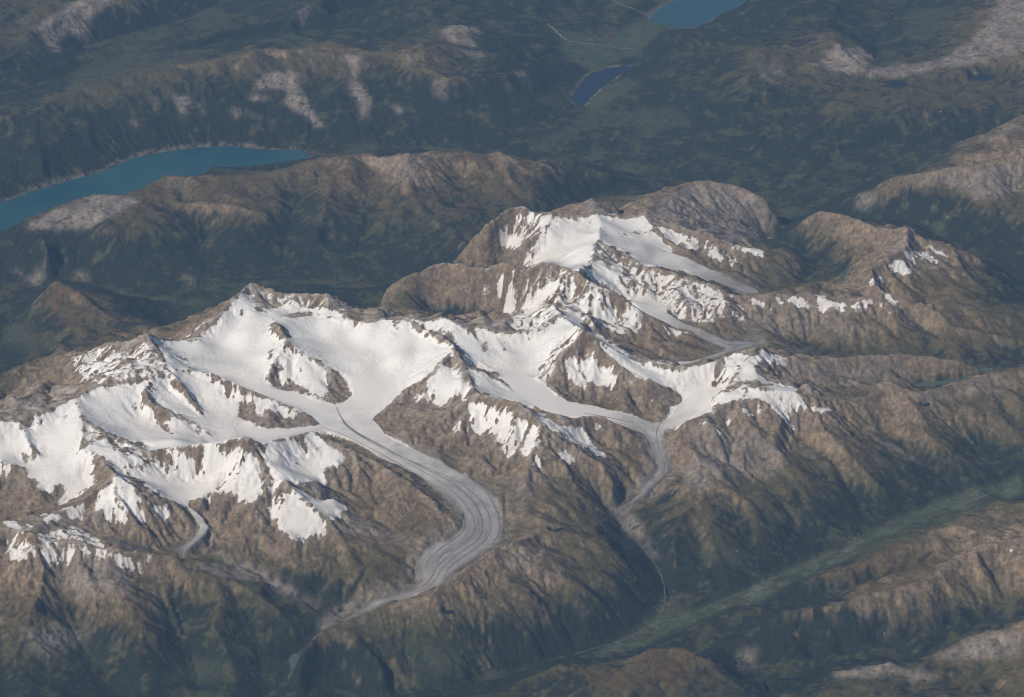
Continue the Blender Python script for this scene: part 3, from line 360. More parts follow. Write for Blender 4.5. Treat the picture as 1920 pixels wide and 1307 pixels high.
 ('snow',0.1,[(-7840,-5850),(-7580,-6050),(-7690,-6020)]),
 ('snow',0.12,[(-9090,-5250),(-8870,-5320),(-8830,-5500),(-8780,-5720),(-8930,-5680),(-9050,-5380)]),
 ('snow',0.3,[(-9480,-4050),(-9210,-5020),(-9150,-5350),(-9290,-5380),(-9370,-5250)]),
 ('snow',0.2,[(-3920,-1350),(-3560,-1450),(-3340,-1420),(-3120,-1820),(-2830,-1720),(-2610,-2020),(-2290,-2050),(-1920,-2280),(-1780,-2580),(-1700,-2980),(-1480,-3680),(-1860,-4080),(-1790,-3700),(-2080,-3420),(-2380,-2950),(-2520,-2700),(-2760,-1850),(-2890,-2280),(-3030,-2350),(-3110,-2120),(-3340,-1700),(-3560,-1580),(-3690,-1900),(-3880,-2750),(-3800,-1950)]),
 ('snow',0.2,[(-1970,-1820),(-1610,-1920),(-1280,-2000),(-1070,-2200),(-1060,-2550),(-1210,-2400),(-1460,-2120),(-1790,-1950)]),
 ('snow',0.1,[(-960,-2520),(-780,-2420),(-780,-3120),(-950,-3120)]),
 ('snow',0.15,[(-300,-2250),(-190,-2380),(-260,-3180),(-330,-2880)]),
 ('snow',0.2,[(-2660,-4700),(-2340,-4580),(-2310,-4420),(-2070,-4150),(-1860,-4080),(-1510,-3850),(-1200,-3680),(-770,-3850),(-310,-4350),(80,-4980),(-130,-4850),(-480,-4700),(-800,-4500),(-1190,-4520),(-1710,-4380),(-1360,-4900),(-1140,-5320),(-1170,-6080),(-720,-5520),(-680,-6600),(-240,-5580),(80,-7220),(280,-7100),(690,-7700),(790,-7820),(520,-7950),(380,-7650),(40,-7650),(40,-7450),(-300,-7100),(-400,-7200),(-710,-6780),(-780,-6880),(-820,-6700),(-1100,-6400),(-1310,-6080),(-1590,-5800),(-1590,-5580),(-1560,-5350),(-1710,-4800),(-1920,-4380),(-2140,-4320),(-2270,-4450),(-2340,-4650),(-2620,-4780)]),
 ('snow',1,[(-2240,-4420),(-1920,-4420),(-1630,-4950),(-1560,-5400),(-1630,-5680),(-2040,-5920),(-2280,-5980),(-2610,-5480),(-2710,-5420),(-2650,-4850),(-2340,-4780)]),
 ('snow',0.48,[(-3100,-5280),(-2400,-5480),(-2390,-5750),(-3090,-5720)]),
 ('snow',0.9,[(-1520,-5400),(-1310,-5480),(-1270,-5920),(-1590,-5700)]),
 ('snow',0.85,[(-1550,-5800),(-1370,-6200),(-1410,-6420),(-1550,-6400)]),
 ('snow',1,[(-1370,-6480),(-1100,-6400),(-780,-6780),(-750,-7480),(-1020,-7350),(-1370,-7250),(-1270,-6880)]),
 ('snow',1,[(-710,-6780),(-440,-6980),(-440,-7250),(-570,-7720),(-710,-7520)]),
 ('snow',1,[(-370,-7100),(-160,-7200),(70,-7600),(-60,-7880),(-160,-8100),(-470,-8180),(-510,-7620)]),
 ('snow',0.95,[(140,-7650),(450,-7680),(450,-7900),(180,-8300),(40,-8680),(-160,-8580),(-300,-8420),(-30,-8100)]),
 ('snow',0.95,[(650,-7750),(890,-8000),(920,-8220),(780,-8750),(480,-8950),(280,-8700),(350,-8480),(480,-8020)]),
 ('snow',0.95,[(770,-6080),(1050,-6220),(1000,-7450),(1650,-7580),(1610,-7420),(2200,-7280),(2370,-7480),(2810,-7920),(3040,-8120),(2840,-8150),(2150,-8320),(1810,-8080),(1400,-8000),(990,-7880),(690,-7600)]),
 ('snow',0.8,[(2380,-7080),(2650,-6950),(2930,-7080),(2650,-7100)]),
 ('snow',1,[(940,-8350),(1180,-8420),(1120,-8720)]),
 ('snow',1,[(1460,-8650),(1670,-8550),(1900,-8750),(1800,-8980),(1520,-9150)]),
 ('snow',1,[(580,-9200),(750,-8980),(880,-9220),(640,-9450)]),
 ('snow',1,[(880,-9000),(1030,-9080),(950,-9200)]),
 ('snow',1,[(1120,-9100),(1300,-9180),(1220,-9250)]),
 ('snow',0.9,[(640,-9520),(980,-9320),(950,-9400)]),
 ('snow',0.6,[(-1820,-6650),(-1730,-6700),(-2090,-7100),(-2150,-7320),(-2090,-7000)]),
 ('snow',0.65,[(-1560,-6680),(-1490,-7050),(-1740,-7450),(-1860,-7150),(-1610,-7000)]),
 ('snow',0.62,[(2240,-2850),(2020,-3380),(1380,-3920),(1030,-4480),(820,-4320),(680,-3950),(890,-3580),(1390,-3050),(1760,-2480)]),
 ('snow',0.22,[(2310,-3000),(2560,-3100),(2800,-3380),(3080,-3600),(3420,-4100),(3970,-4550),(3760,-4650),(3480,-4800),(3380,-4400),(3110,-4020),(2800,-3700),(2660,-3650),(2450,-3480),(2170,-3620),(2090,-3820),(2060,-3580),(2240,-3280),(2100,-3350),(1850,-3500),(1740,-3620),(1380,-3920),(1600,-3500),(2170,-3100)]),
 ('snow',1,[(1740,-3680),(2060,-3600),(2090,-3850),(2240,-3600),(2590,-3620),(3010,-3980),(3350,-4420),(3380,-4600),(2990,-4620),(2440,-4420),(2080,-4520),(1910,-4250),(1560,-4300)]),
 ('snow',0.35,[(1560,-4300),(1910,-4250),(2080,-4520),(1730,-4450)]),
 ('snow',1,[(4670,-4750),(5100,-4750),(5060,-4820),(4710,-4820)]),
 ('snow',0.9,[(4350,-4950),(4510,-4980),(4400,-5150),(4300,-5020)]),
 ('snow',0.9,[(3940,-4550),(4240,-4480),(4040,-4680)]),
 ('snow',0.05,[(3830,-3600),(4220,-3520),(4430,-3620),(4610,-3700),(4920,-3700),(5340,-4000),(5200,-3980),(4890,-3820),(4570,-3800),(4290,-3620),(4250,-3800),(4150,-3700)]),
 ('snow',0.1,[(6520,-3600),(6770,-3500),(6840,-3650),(6740,-4080),(6600,-4220),(6360,-4080),(6440,-3880)]),
 ('snow',0.05,[(6890,-3320),(7120,-3700),(7370,-4150),(7170,-4020),(6980,-3600)]),
 ('snow',0.1,[(7500,-3200),(7790,-3050),(7900,-3120),(8080,-3150),(8090,-3500),(7940,-3120),(7590,-3500),(7420,-3280)]),
 ('snow',0.05,[(6200,-4420),(6670,-4250),(6930,-4520),(6970,-4900),(6790,-4520),(6670,-4320),(6310,-4500)]),
 ('snow',0.05,[(6420,-5450),(6970,-4920),(7330,-4750),(7900,-4720),(8260,-4650),(8470,-4680),(7710,-5300),(7530,-5320),(7280,-4980),(7130,-5200),(6770,-5400),(6450,-5500)]),
 ('snow',0.05,[(7810,-5350),(8060,-5350),(8330,-5450),(8570,-5620),(8660,-5780),(8460,-5720),(8260,-5500)]),
 ('snow',1,[(7180,-6120),(7530,-6000),(7520,-6320),(7200,-6320)]),
 ('snow',1,[(7570,-5950),(7700,-6000),(7800,-6180),(8000,-6350),(7730,-6200)]),
 ('snow',0.8,[(6540,-6420),(6890,-6320),(6880,-6650),(6680,-6480)]),
 ('snow',0.8,[(5840,-6600),(6000,-6820),(5920,-6950)]),
 ('snow',0.8,[(6160,-6720),(6320,-7000),(6200,-6950)]),
 ('snow',1,[(6160,-7050),(6600,-7080),(6430,-7280)]),
 ('snow',1,[(480,7600),(670,7450),(1060,7380),(1450,7400),(2150,7250),(2700,7450),(2820,7550),(3130,7600),(3880,7600),(4430,7680),(4830,8680),(4850,7580),(5080,7250),(5140,6720),(5280,6400),(5540,6020),(5470,4500),(4800,3550),(4580,3720),(4360,3850),(4090,4600),(3890,4620),(3560,4850),(3130,4700),(2990,5100),(2790,4600),(2800,3680),(2640,3320),(2420,2020),(2120,1650),(1980,2220),(1530,2150),(1200,2300),(1010,2300),(900,2200),(710,2250),(630,5750),(820,5980),(970,6300),(750,6800),(820,7020),(590,7420)]),
 ('snow',0.35,[(10,7550),(480,7600),(670,7300),(820,7020),(510,6080),(240,6080),(50,6680),(360,6580),(240,6980),(10,7000),(50,7220),(-270,7120),(-500,6980),(-340,7200)]),
 ('snow',1,[(-580,6900),(-110,7380),(-150,7320),(-420,7050)]),
 ('snow',1,[(-650,6780),(-420,7000),(50,7180),(10,7050),(160,6900),(280,6920),(360,6500),(200,6080),(-150,6880),(-420,6880)]),
 ('snow',0.45,[(670,7300),(1020,7080),(1050,6450),(820,5980),(650,3900),(420,3750),(360,5820),(630,5980)]),
 ('snow',0.45,[(830,7220),(1180,7350),(1450,7400),(2070,7280),(1840,7100),(1640,7100),(1560,6720),(1490,7220),(1140,7150)]),
 ('snow',0.2,[(2070,7220),(2310,7220),(2490,6850),(2270,7080)]),
 ('snow',0.2,[(2740,7400),(2830,7080),(2590,6050),(2670,7000)]),
 ('snow',0.2,[(1580,6420),(1690,6480),(1590,6080)]),
 ('snow',0.08,[(4660,7650),(4900,8620),(4960,7300),(5240,6520),(5420,6120),(5240,6350),(4990,6850),(4960,7150)]),
 ('snow',0.1,[(3830,6520),(4040,6600),(4100,6100)]),
 ('snow',0.05,[(4160,6750),(4560,6920),(4990,6980),(4950,6850),(4630,6780),(4320,6700)]),
 ('snow',0.3,[(2990,5100),(3130,4700),(3560,4850),(3890,4620),(4090,4600),(4360,3850),(4580,3720),(5100,3400),(5400,3280),(5360,2380),(5330,1550),(4940,2020),(4610,2200),(4480,2880),(4410,3000),(4210,3750),(3910,3780),(3690,2920),(3760,4050),(3460,4020),(3290,3650),(3030,3780),(2810,3880),(2780,4520)]),
 ('snow',1,[(2460,2080),(2760,3380),(2920,3700),(3110,3750),(3310,2950),(3370,3680),(3730,4100),(3730,3080),(3530,2720),(3880,2980),(4170,3800),(4380,3150),(4410,2920),(3880,2820),(3570,2680),(3870,2500),(4460,2250),(5180,1680),(5150,1000),(4540,1420),(4010,2100),(3560,2280),(3180,2280),(2880,2320),(2580,2180)]),
 ('snow',0.4,[(3570,2680),(4400,2780),(4500,2280),(3870,2500)]),
 ('snow',0.9,[(4730,3420),(5020,3150),(4860,2880),(4680,3020)]),
 ('snow',0.5,[(-480,3050),(-30,2520),(650,3820),(900,2200),(1200,2300),(1530,2150),(1980,2380),(2330,1350),(2580,2180),(2810,1180),(3180,1000),(3430,780),(3930,2050),(4270,380),(4290,-250),(4060,-480),(3760,-650),(3180,-600),(2620,-900),(2370,-780),(1910,0),(1590,600),(1300,700),(840,-500),(440,-1400),(40,-1520),(-100,620),(-370,2450),(-480,2580),(-590,2750),(-520,2920)]),
 ('snow',1,[(1740,1250),(1600,1420),(1310,1750),(940,1620),(420,1350),(-30,-1580),(260,-1100),(860,1100),(1300,1050)]),
 ('snow',0.7,[(-410,2800),(160,2450),(40,2350),(-410,2620)]),
 ('snow',0.8,[(420,2200),(120,2220),(-220,2300),(-330,2480),(-30,2350)]),
 ('snow',0.95,[(2580,620),(2990,680),(2940,320),(3130,350),(3360,550),(3490,50),(3130,100),(2830,100),(2460,250)]),
 ('snow',0.9,[(3900,450),(4310,380),(4250,-180),(3850,-120),(4010,250)]),
 ('snow',0.9,[(2250,620),(2470,650),(2470,420)]),
 ('snow',0.3,[(1260,3750),(1610,2080),(1640,1500),(1340,1750),(1120,1720),(970,1850),(860,1750),(1010,2180)]),
 ('snow',0.42,[(2050,2080),(2330,1350),(2400,820),(2290,520),(1970,1100),(1740,1020),(1930,1400)]),
 ('snow',0.4,[(3140,980),(3430,780),(3930,2050),(3760,420),(3660,-500),(3490,50),(3390,550),(2980,380)]),
 ('snow',0.95,[(1940,-100),(2090,50),(2260,-600),(2280,-2900),(1860,-2680),(1610,-2680),(1330,-2020),(1480,-1500),(1770,-1480),(1500,-650),(1280,-520),(1730,120)]),
 ('snow',0.58,[(1220,680),(1590,300),(1810,-1480),(1340,-1650),(830,-1900),(330,-1950),(40,-1480),(700,-350)]),
 ('snow',0.9,[(-1750,3250),(-1580,3220),(-1440,3080)]),
 ('snow',1,[(-990,2900),(-800,2850),(-690,2680),(-820,2680),(-970,2820)]),
 ('snow',0.45,[(-2000,3620),(-1430,3350),(-740,2950),(-520,2950),(-410,2720),(-1050,2950),(-1620,3350),(-2000,3500)]),
 ('snow',0.5,[(4360,3800),(4730,3580),(5170,3400),(5470,3180),(5740,3300),(6270,2620),(6640,2620),(7080,2300),(7130,1900),(6870,1320),(6650,580),(6110,850),(5640,1050),(5040,1780),(4640,2120),(4320,2620)]),
 ('snow',0.95,[(5990,2950),(6610,2680),(6350,2620),(6050,2780)]),
 ('snow',0.85,[(7110,2300),(7880,2000),(7290,2050)]),
 ('snow',1,[(5150,7200),(5500,7120),(6110,6720),(6260,6550),(6400,6300),(6170,6250),(5940,6500),(5470,6300),(5280,6550)]),
 ('snow',0.8,[(6010,6300),(6410,6480),(6470,6180),(6110,5850)]),
 ('snow',0.27,[(6570,6700),(6990,6580),(7360,6200),(7840,5750),(8100,5420),(7510,5320),(6760,5720),(6330,6400),(6260,6700)]),
 ('snow',1,[(6790,6300),(6970,6100),(7230,5820),(7290,5500),(6920,5800)]),
 ('snow',0.8,[(7180,6480),(7590,6720),(8060,6180),(8650,6220),(8860,5880),(8690,5720),(8130,5980),(7790,6120)]),
 ('snow',1,[(7990,1850),(8140,1980),(8430,1800),(8430,1720),(8120,1550)]),
 ('snow',1,[(8660,1980),(8850,2020),(9150,1900),(8990,1800),(8740,1920)]),
 ('snow',0.95,[(9220,1920),(9450,2020),(9890,1900),(9990,1620),(9860,1450),(9580,1680),(9250,1720)]),
 ('snow',0.95,[(10190,2620),(10370,2200),(10710,1820),(11250,1680),(11200,1550),(10680,1550),(10390,1450),(10210,1680)]),
 ('snow',0.9,[(10920,1520),(11140,1480),(11060,1180)]),
 ('snow',0.55,[(6970,1680),(7380,1680),(7360,1320),(7020,1300)]),
 ('snow',0.65,[(7500,1780),(7760,1750),(7700,1450),(7550,1400)]),
 ('snow',0.9,[(8590,1750),(8810,1600),(8710,1450)]),
 ('snow',0.3,[(6890,1650),(7440,1500),(8000,1450),(7980,1050),(7410,880),(6850,880)]),
 ('snow',0.95,[(4920,-80),(5320,-120),(5790,320),(5720,-200),(5280,-350),(5020,-220)]),
 ('snow',0.8,[(4640,-100),(4860,-200),(4760,-300)]),
 ('snow',1,[(14290,6250),(14800,6250),(14690,6150),(14790,6050),(15140,5980),(15110,5720),(14790,5820),(14500,6100)]),
 ('snow',1,[(13480,5220),(13800,5420),(14070,5220),(14170,5120),(13920,5100),(13680,5000)]),
 ('snow',1,[(13950,5600),(14400,5880),(14760,5400),(14670,5350),(14180,5250)]),
 ('snow',1,[(12940,4520),(13150,4720),(13470,4820),(13620,4820),(13830,4450),(13650,4250),(13130,4400),(12990,4450)]),
 ('snow',1,[(12700,4280),(12940,4480),(12840,4200)]),
 ('snow',1,[(12090,3500),(12470,3500),(12520,3400),(12250,2820)]),
 ('snow',0.65,[(12390,3800),(12740,4020),(12680,3780),(12390,3480)]),
 ('snow',1,[(12490,2100),(12780,2000),(13030,1820),(12800,1550),(12530,1980)]),
 ('snow',0.75,[(11390,1550),(11940,1880),(12140,1750),(11720,1380),(11330,1280)]),
 ('snow',1,[(12190,1780),(12490,1650),(12390,1550)]),
 ('snow',1,[(12510,1500),(12670,1350),(12550,1350)]),
 ('snow',0.9,[(13580,1700),(13780,1600),(13730,1580)]),
 ('snow',0.97,[(-7130,-11600),(-6930,-11480),(-6570,-11480),(-6190,-11780),(-5780,-12220),(-5330,-12650),(-5500,-12700),(-5420,-13000),(-5750,-12850),(-6190,-13100),(-6440,-13180),(-6880,-12450),(-7150,-11850)]),
 ('snow',0.05,[(-6860,-11520),(-6670,-11850),(-6920,-11700)]),
 ('snow',0.97,[(-6610,-11200),(-6160,-11220),(-5730,-11300),(-5170,-11420),(-4870,-11500),(-5250,-12420),(-5440,-12450),(-6120,-11800),(-6500,-11500)]),
 ('snow',0.8,[(-7470,-12120),(-7320,-12020),(-7410,-12250)]),
 ('snow',0.8,[(-7430,-12300),(-7260,-12320),(-7300,-12500)]),
 ('snow',0.7,[(-7140,-12350),(-7050,-12680),(-7190,-12750)]),
 ('snow',0.8,[(-4720,-9980),(-4640,-9950),(-4620,-10080)]),
 ('snow',1,[(-11700,-10500),(-11340,-11300),(-11120,-11820),(-10940,-12020),(-11150,-12280),(-11340,-12720),(-11840,-12620),(-11960,-12380),(-12260,-12300),(-12140,-11800),(-11820,-11600)]),
 ('snow',0.95,[(-10670,-12100),(-10180,-11920),(-9980,-12050),(-10210,-12420),(-10340,-12450)]),
 ('snow',0.9,[(-11000,-12300),(-10820,-12320),(-10770,-12480),(-10860,-12700),(-11060,-12450)]),
 ('snow',0.95,[(-10920,-12000),(-10840,-12050),(-11070,-12350),(-11280,-12800),(-11360,-12700),(-11150,-12280)]),
 ('snow',0.95,[(-13380,-11580),(-12980,-12020),(-12550,-12500),(-12780,-12620),(-13100,-12600)]),
 ('snow',0.95,[(-12800,-12180),(-12570,-12080),(-12420,-12250),(-12620,-12320)]),
 ('snow',0.9,[(-12530,-11950),(-12220,-11780),(-12390,-12000)]),
 ('snow',0.9,[(-13740,-12900),(-13640,-11920),(-13190,-12800),(-13380,-13150),(-13670,-13150)]),
 ('snow',1,[(-14920,-13050),(-14850,-12020),(-14360,-13300),(-14000,-13900),(-14160,-13980),(-14500,-13680),(-14690,-13250)]),
 ('snow',0.5,[(-14200,-12900),(-13940,-13050),(-13850,-13650),(-14130,-13320)]),
 ('snow',0.85,[(-14650,-14120),(-14400,-14220),(-14320,-14380),(-14170,-14280),(-13790,-14650),(-13780,-14800),(-14020,-14900),(-14420,-14450),(-14630,-14300)]),
 ('snow',1,[(-13820,-14180),(-13410,-14100),(-12950,-14350),(-12680,-14400),(-12940,-14480),(-13160,-14750),(-13400,-14850),(-13600,-14820),(-13520,-14580),(-13660,-14400)]),
 ('snow',0.95,[(-12650,-13650),(-12290,-14320),(-12080,-14500),(-12280,-14580),(-12500,-14500)]),
 ('snow',0.85,[(-12930,-14280),(-12770,-14280),(-12630,-14450),(-12820,-14400)]),
 ('snow',1,[(-11400,-14520),(-11130,-14580),(-10730,-14550),(-10460,-14600),(-10760,-14680),(-11310,-14780),(-11380,-14650)]),
 ('snow',1,[(-10650,-14400),(-10540,-13820),(-10370,-14480),(-10580,-14480)]),
 ('snow',0.9,[(-10370,-14400),(-10170,-14320),(-10000,-14400),(-10260,-14450)]),
 ('snow',0.9,[(-9950,-14220),(-9720,-14250),(-9790,-14400),(-9950,-14350)]),
 ('snow',0.52,[(-14820,-13700),(-13990,-14050),(-13600,-13680),(-13190,-13380),(-12810,-12900),(-12230,-13220),(-11650,-13580),(-11380,-14700),(-11990,-14620),(-12600,-14650),(-13180,-14600),(-13720,-14750),(-14260,-14380),(-14770,-14200)]),
 ('snow',0,[(-4450,13520),(-4110,13480),(-4060,13220),(-4340,13350)]),
 ('snow',0,[(-4010,13700),(-3620,13950),(-3600,13850),(-3950,13520)]),
 ('snow',0.55,[(13910,-14150),(14260,-13980),(14560,-14050),(14470,-14120),(14170,-14120)]),
 ('snow',0.5,[(13960,-15180),(14440,-15200),(14400,-15280),(14110,-15180)]),
 ('snow',0,[(8670,-14120),(9050,-13920),(9070,-14020),(8730,-14180)]),
 ('pale',1,[(-9860,23980),(-8800,24200),(-8430,24080),(-8530,23180),(-8060,22350),(-7810,21550),(-7290,20780),(-7620,20720),(-8230,21450),(-8780,21850),(-9130,22380),(-8830,22820),(-9380,23120),(-10320,22820),(-10240,23220)]),
 ('pale',1,[(-10520,22620),(-9570,22650),(-9770,22480),(-10390,22280)]),
 ('pale',0.9,[(-13550,22220),(-12820,22280),(-12680,21800),(-12830,21100),(-12760,20720),(-13030,21020),(-13290,21680)]),
 ('pale',0.9,[(-11200,21780),(-10630,21720),(-10880,21020)]),
 ('pale',0.8,[(-12480,21950),(-12360,22020),(-12140,21300),(-11920,20550),(-12070,20880)]),
 ('pale',1,[(-6910,25080),(-6000,25450),(-6020,24550),(-6270,23780),(-5750,22880),(-5580,22420),(-5900,21120),(-6090,22220),(-6540,23080),(-6420,23750),(-6680,24680)]),
 ('pale',0.8,[(-4480,25400),(-3890,25380),(-3860,24350),(-4150,24500)]),
 ('pale',0.9,[(-4820,22400),(-4450,22150),(-4280,21350),(-4500,21480)]),
 ('pale',0.6,[(-3200,23250),(-2550,23050),(-2650,22120),(-3080,22620)]),
 ('pale',0.7,[(-15000,20400),(-14750,20420),(-14440,19680),(-14640,19950)]),
 ('pale',0.6,[(-14320,22050),(-14060,22050),(-13870,21000),(-14060,21300)]),
 ('pale',0.7,[(-9530,21300),(-9380,21200),(-9410,20580)]),
 ('pale',0.7,[(-17070,19880),(-16820,19900),(-16820,19450)]),
 ('pale',1,[(-2950,28650),(-2510,29100),(-1510,30900),(-1280,29680),(-1770,28600),(-1480,27650),(-1910,27300),(-2350,27150),(-2640,27720)]),
 ('pale',0.8,[(-2340,26520),(-1530,26450),(-720,26380),(-1020,26100),(-1900,26200)]),
 ('pale',0.8,[(110,24900),(540,25550),(650,24680),(220,24350)]),
 ('pale',0.5,[(670,28820),(1120,29520),(1450,29250),(1110,28700)]),
 ('pale',0.9,[(-19960,28800),(-19450,29780),(-18940,30800),(-18490,32320),(-17560,32480),(-16560,32120),(-17040,31350),(-17550,30820),(-17850,30380),(-17780,29580),(-18610,29220),(-18930,28300),(-18610,27450),(-19050,27480),(-19460,28250)]),
 ('pale',0.9,[(-9080,31000),(-8620,31880),(-8630,31180),(-9140,30180)]),
 ('pale',0.7,[(-3750,31980),(-3400,31600),(-3280,31120),(-3620,31420)]),
 ('pale',1,[(4840,7980),(5330,9800),(5800,10920),(6410,11520),(7010,11820),(7760,11800),(8510,11700),(9260,11200),(9570,10900),(9330,10720),(8470,7550),(7850,6850),(6890,6500),(6340,6800),(5810,7320),(5360,8320)]),
 ('pale',0.9,[(2120,7520),(2800,9350),(3230,9000),(3530,9500),(3790,7700),(3020,8250)]),
 ('pale',0.9,[(14600,24280),(15400,25420),(16040,25400),(16700,25480),(17280,25080),(18070,26200),(18850,27180),(19470,28450),(20040,29450),(20780,31450),(21350,30850),(22030,30920),(21740,29020),(21530,27600),(21250,25780),(20480,25000),(19850,25020),(19150,24620),(18480,24420),(17600,24200),(16710,23980),(15810,23550),(14960,23600),(14100,23520)]),
 ('pale',1,[(12020,24280),(13140,26320),(14310,26950),(14850,26350),(14120,23800),(13260,23780),(12650,24080)]),
 ('pale',0.5,[(10130,24750),(11020,25120),(10620,22700),(10000,22980)]),
 ('pale',1,[(-17470,10080),(-16830,10620),(-16190,11280),(-15300,11980),(-14510,11900),(-13480,11380),(-14080,10820),(-14620,10000),(-15240,9720),(-15810,9850),(-16350,9800),(-16880,9680),(-17420,9620)]),
 ('pale',0.5,[(-5370,14250),(-4710,15320),(-4160,19250),(-3460,13780),(-3140,12780),(-3820,12520),(-4520,12900)]),
 ('pale',0.5,[(-12690,13300),(-12100,12920),(-12130,12180),(-12770,12650)]),
 ('pale',0.75,[(14200,13150),(14960,13080),(15740,13080),(16450,13080),(17170,13100),(17750,13180),(18330,13300),(18910,13380),(18780,12220),(18150,11820),(17500,11350),(17010,11620),(16560,12100),(16110,12650),(15470,12800),(14830,12950)]),
 ('pale',0.8,[(12930,14580),(13430,13100),(13610,12850),(13150,12880),(12790,13200)]),
 ('pale',0.6,[(15370,15300),(15930,16100),(15670,15320)]),
 ('pale',0.5,[(16640,16700),(17380,16980),(18100,17150),(18890,17750),(19710,18500),(19510,17200),(18700,16500),(18050,16700),(17310,16500)]),
 ('pale',0.9,[(-16620,8180),(-16390,8500),(-16110,8320),(-16360,8100)]),
 ('pale',0.8,[(-15720,8180),(-15200,7920),(-14960,7420),(-15370,7650)]),
 ('pale',0.8,[(-17400,7900),(-16940,8100),(-16630,7950),(-16870,6880)]),
 ('pale',0.6,[(-17940,8250),(-17510,8050),(-17450,7880),(-17780,7920)]),
 ('pale',0.5,[(-11730,7500),(-11340,7380),(-11070,6420),(-11470,6700)]),
 ('pale',1,[(-9070,-12950),(-8250,-13320),(-7770,-13520),(-7290,-13850),(-6890,-14020),(-6490,-14350),(-6150,-14880),(-5510,-15220),(-5670,-15220),(-6130,-15080),(-6620,-14700),(-7400,-14480),(-8080,-13650),(-8730,-13280)]),
 ('pale',0.9,[(2750,-9750),(3320,-9550),(3770,-10650),(4060,-11480),(4420,-12300),(4190,-12120),(3820,-11380),(3360,-10880),(3050,-10350)]),
 ('pale',0.8,[(-5480,-15850),(-5100,-15380),(-4700,-15080),(-4290,-15050),(-3680,-14800),(-3080,-14400),(-2920,-14680),(-3450,-14920),(-3980,-15100),(-4440,-15380),(-4880,-15800),(-5210,-16600),(-5520,-17500)]),
 ('pale',0.8,[(-5000,-12850),(-5420,-12600),(-5860,-12250),(-6290,-11880),(-5760,-12080),(-5250,-11820),(-4750,-11550),(-4200,-11920),(-3670,-12180),(-3130,-12620),(-2660,-12820),(-2800,-13350),(-3450,-12650),(-3970,-12700),(-4490,-12700)]),
 ('pale',0.7,[(-460,-14850),(150,-14020),(770,-13720),(1400,-13580),(610,-14580),(0,-15050)]),
 ('pale',0.6,[(-320,-9700),(160,-9720),(640,-9680),(1130,-9700),(720,-10500),(320,-11400),(-160,-12050),(-210,-11300),(-270,-10500)]),
 ('pale',0.7,[(10570,-5500),(11020,-5750),(11460,-6020),(11880,-6420),(12310,-6700),(12770,-7120),(12100,-7100),(11750,-6700),(11410,-6250),(11050,-5900)]),
 ('pale',0.7,[(8950,-6880),(9410,-7350),(9850,-8050),(9610,-7980),(9200,-7450),(8770,-7100)]),
 ('pale',0.9,[(5080,-8050),(5550,-8300),(6080,-7780),(6480,-8020),(6860,-8450),(6370,-9250),(5910,-9720),(5460,-10150),(5270,-9120)]),
 ('pale',0.6,[(11830,-4620),(12330,-4600),(12860,-4400),(13570,-4150),(14300,-3850),(14890,-3620),(15540,-3100),(16160,-2800),(16080,-3480),(15500,-3880),(14940,-4200),(14420,-4250),(13900,-4380),(13360,-4580),(12830,-4720),(12310,-4850)]),
 ('pale',0.8,[(-13780,-17180),(-13360,-17000),(-12950,-16700),(-12590,-16180),(-12220,-16800),(-12520,-17400),(-12800,-18050),(-13360,-18150)]),
 ('pale',0.9,[(-13260,-13850),(-12740,-14250),(-12260,-14400),(-11790,-14520),(-11330,-14620),(-10880,-14600),(-10950,-14850),(-10920,-15800),(-11360,-15880),(-11830,-15850),(-12320,-15650),(-12820,-15250),(-13270,-15150),(-13250,-14600)]),
 ('pale',0.8,[(-12430,-16250),(-12010,-16520),(-11830,-16900),(-12070,-16720)]),
 ('pale',0.9,[(11510,-18600),(12100,-18300),(12680,-18020),(13270,-17920),(13750,-17950),(14230,-17950),(14100,-18900),(13680,-18800),(13240,-18800),(12810,-18780),(12360,-18850),(11940,-18700)]),
 ('pale',0.9,[(8900,-18780),(9480,-18450),(10020,-18400),(10510,-18700),(10740,-18980),(10260,-19300),(9670,-19320),(9090,-19320)]),
 ('pale',0.8,[(10590,-19000),(11320,-18980),(11840,-19550),(11350,-19450),(10820,-19520)]),
 ('pale',0.6,[(6180,-16980),(6940,-16850),(6830,-17520),(6400,-18180)]),
 ('pale',0.8,[(9920,-15950),(10090,-15850),(10170,-16200),(9980,-16400)]),
 ('pale',0.7,[(9080,-16180),(9200,-16180),(9220,-16500),(9100,-16380)]),
 ('pale',0.7,[(11240,-15600),(11480,-15520),(11510,-15780),(11310,-15780)]),
 ('pale',0.7,[(11890,-16080),(12090,-15980),(12120,-16150),(11920,-16220)]),
 ('pale',0.6,[(10530,-16600),(10800,-16580),(10710,-16800)]),
 ('pale',0.7,[(300,-15300),(770,-14880),(1230,-14520),(1700,-14350),(1230,-14880),(770,-14950)]),
 ('pale',0.7,[(1680,-15350),(1910,-15300),(2290,-15550),(2060,-15720)]),
 ('pale',0.4,[(7850,-3150),(8350,-2950),(8850,-2780),(9340,-2720),(9830,-2700),(10330,-2600),(10820,-2500),(11320,-2350),(11830,-2180),(12330,-2020),(12830,-1900),(12650,-3450),(12070,-4200),(11640,-3850),(11170,-3850),(10680,-4000),(10130,-4650),(9520,-5000),(9020,-4420),(8430,-4580),(8170,-3600)]),
 ('pale',0.6,[(8590,1980),(9100,2000),(9590,1900),(10100,1880),(10590,1780),(11080,1680),(11340,500),(10750,500),(10180,650),(9590,650),(9090,600),(8550,200),(8070,350),(7580,420),(7080,400),(7490,1450),(8040,1720)]),
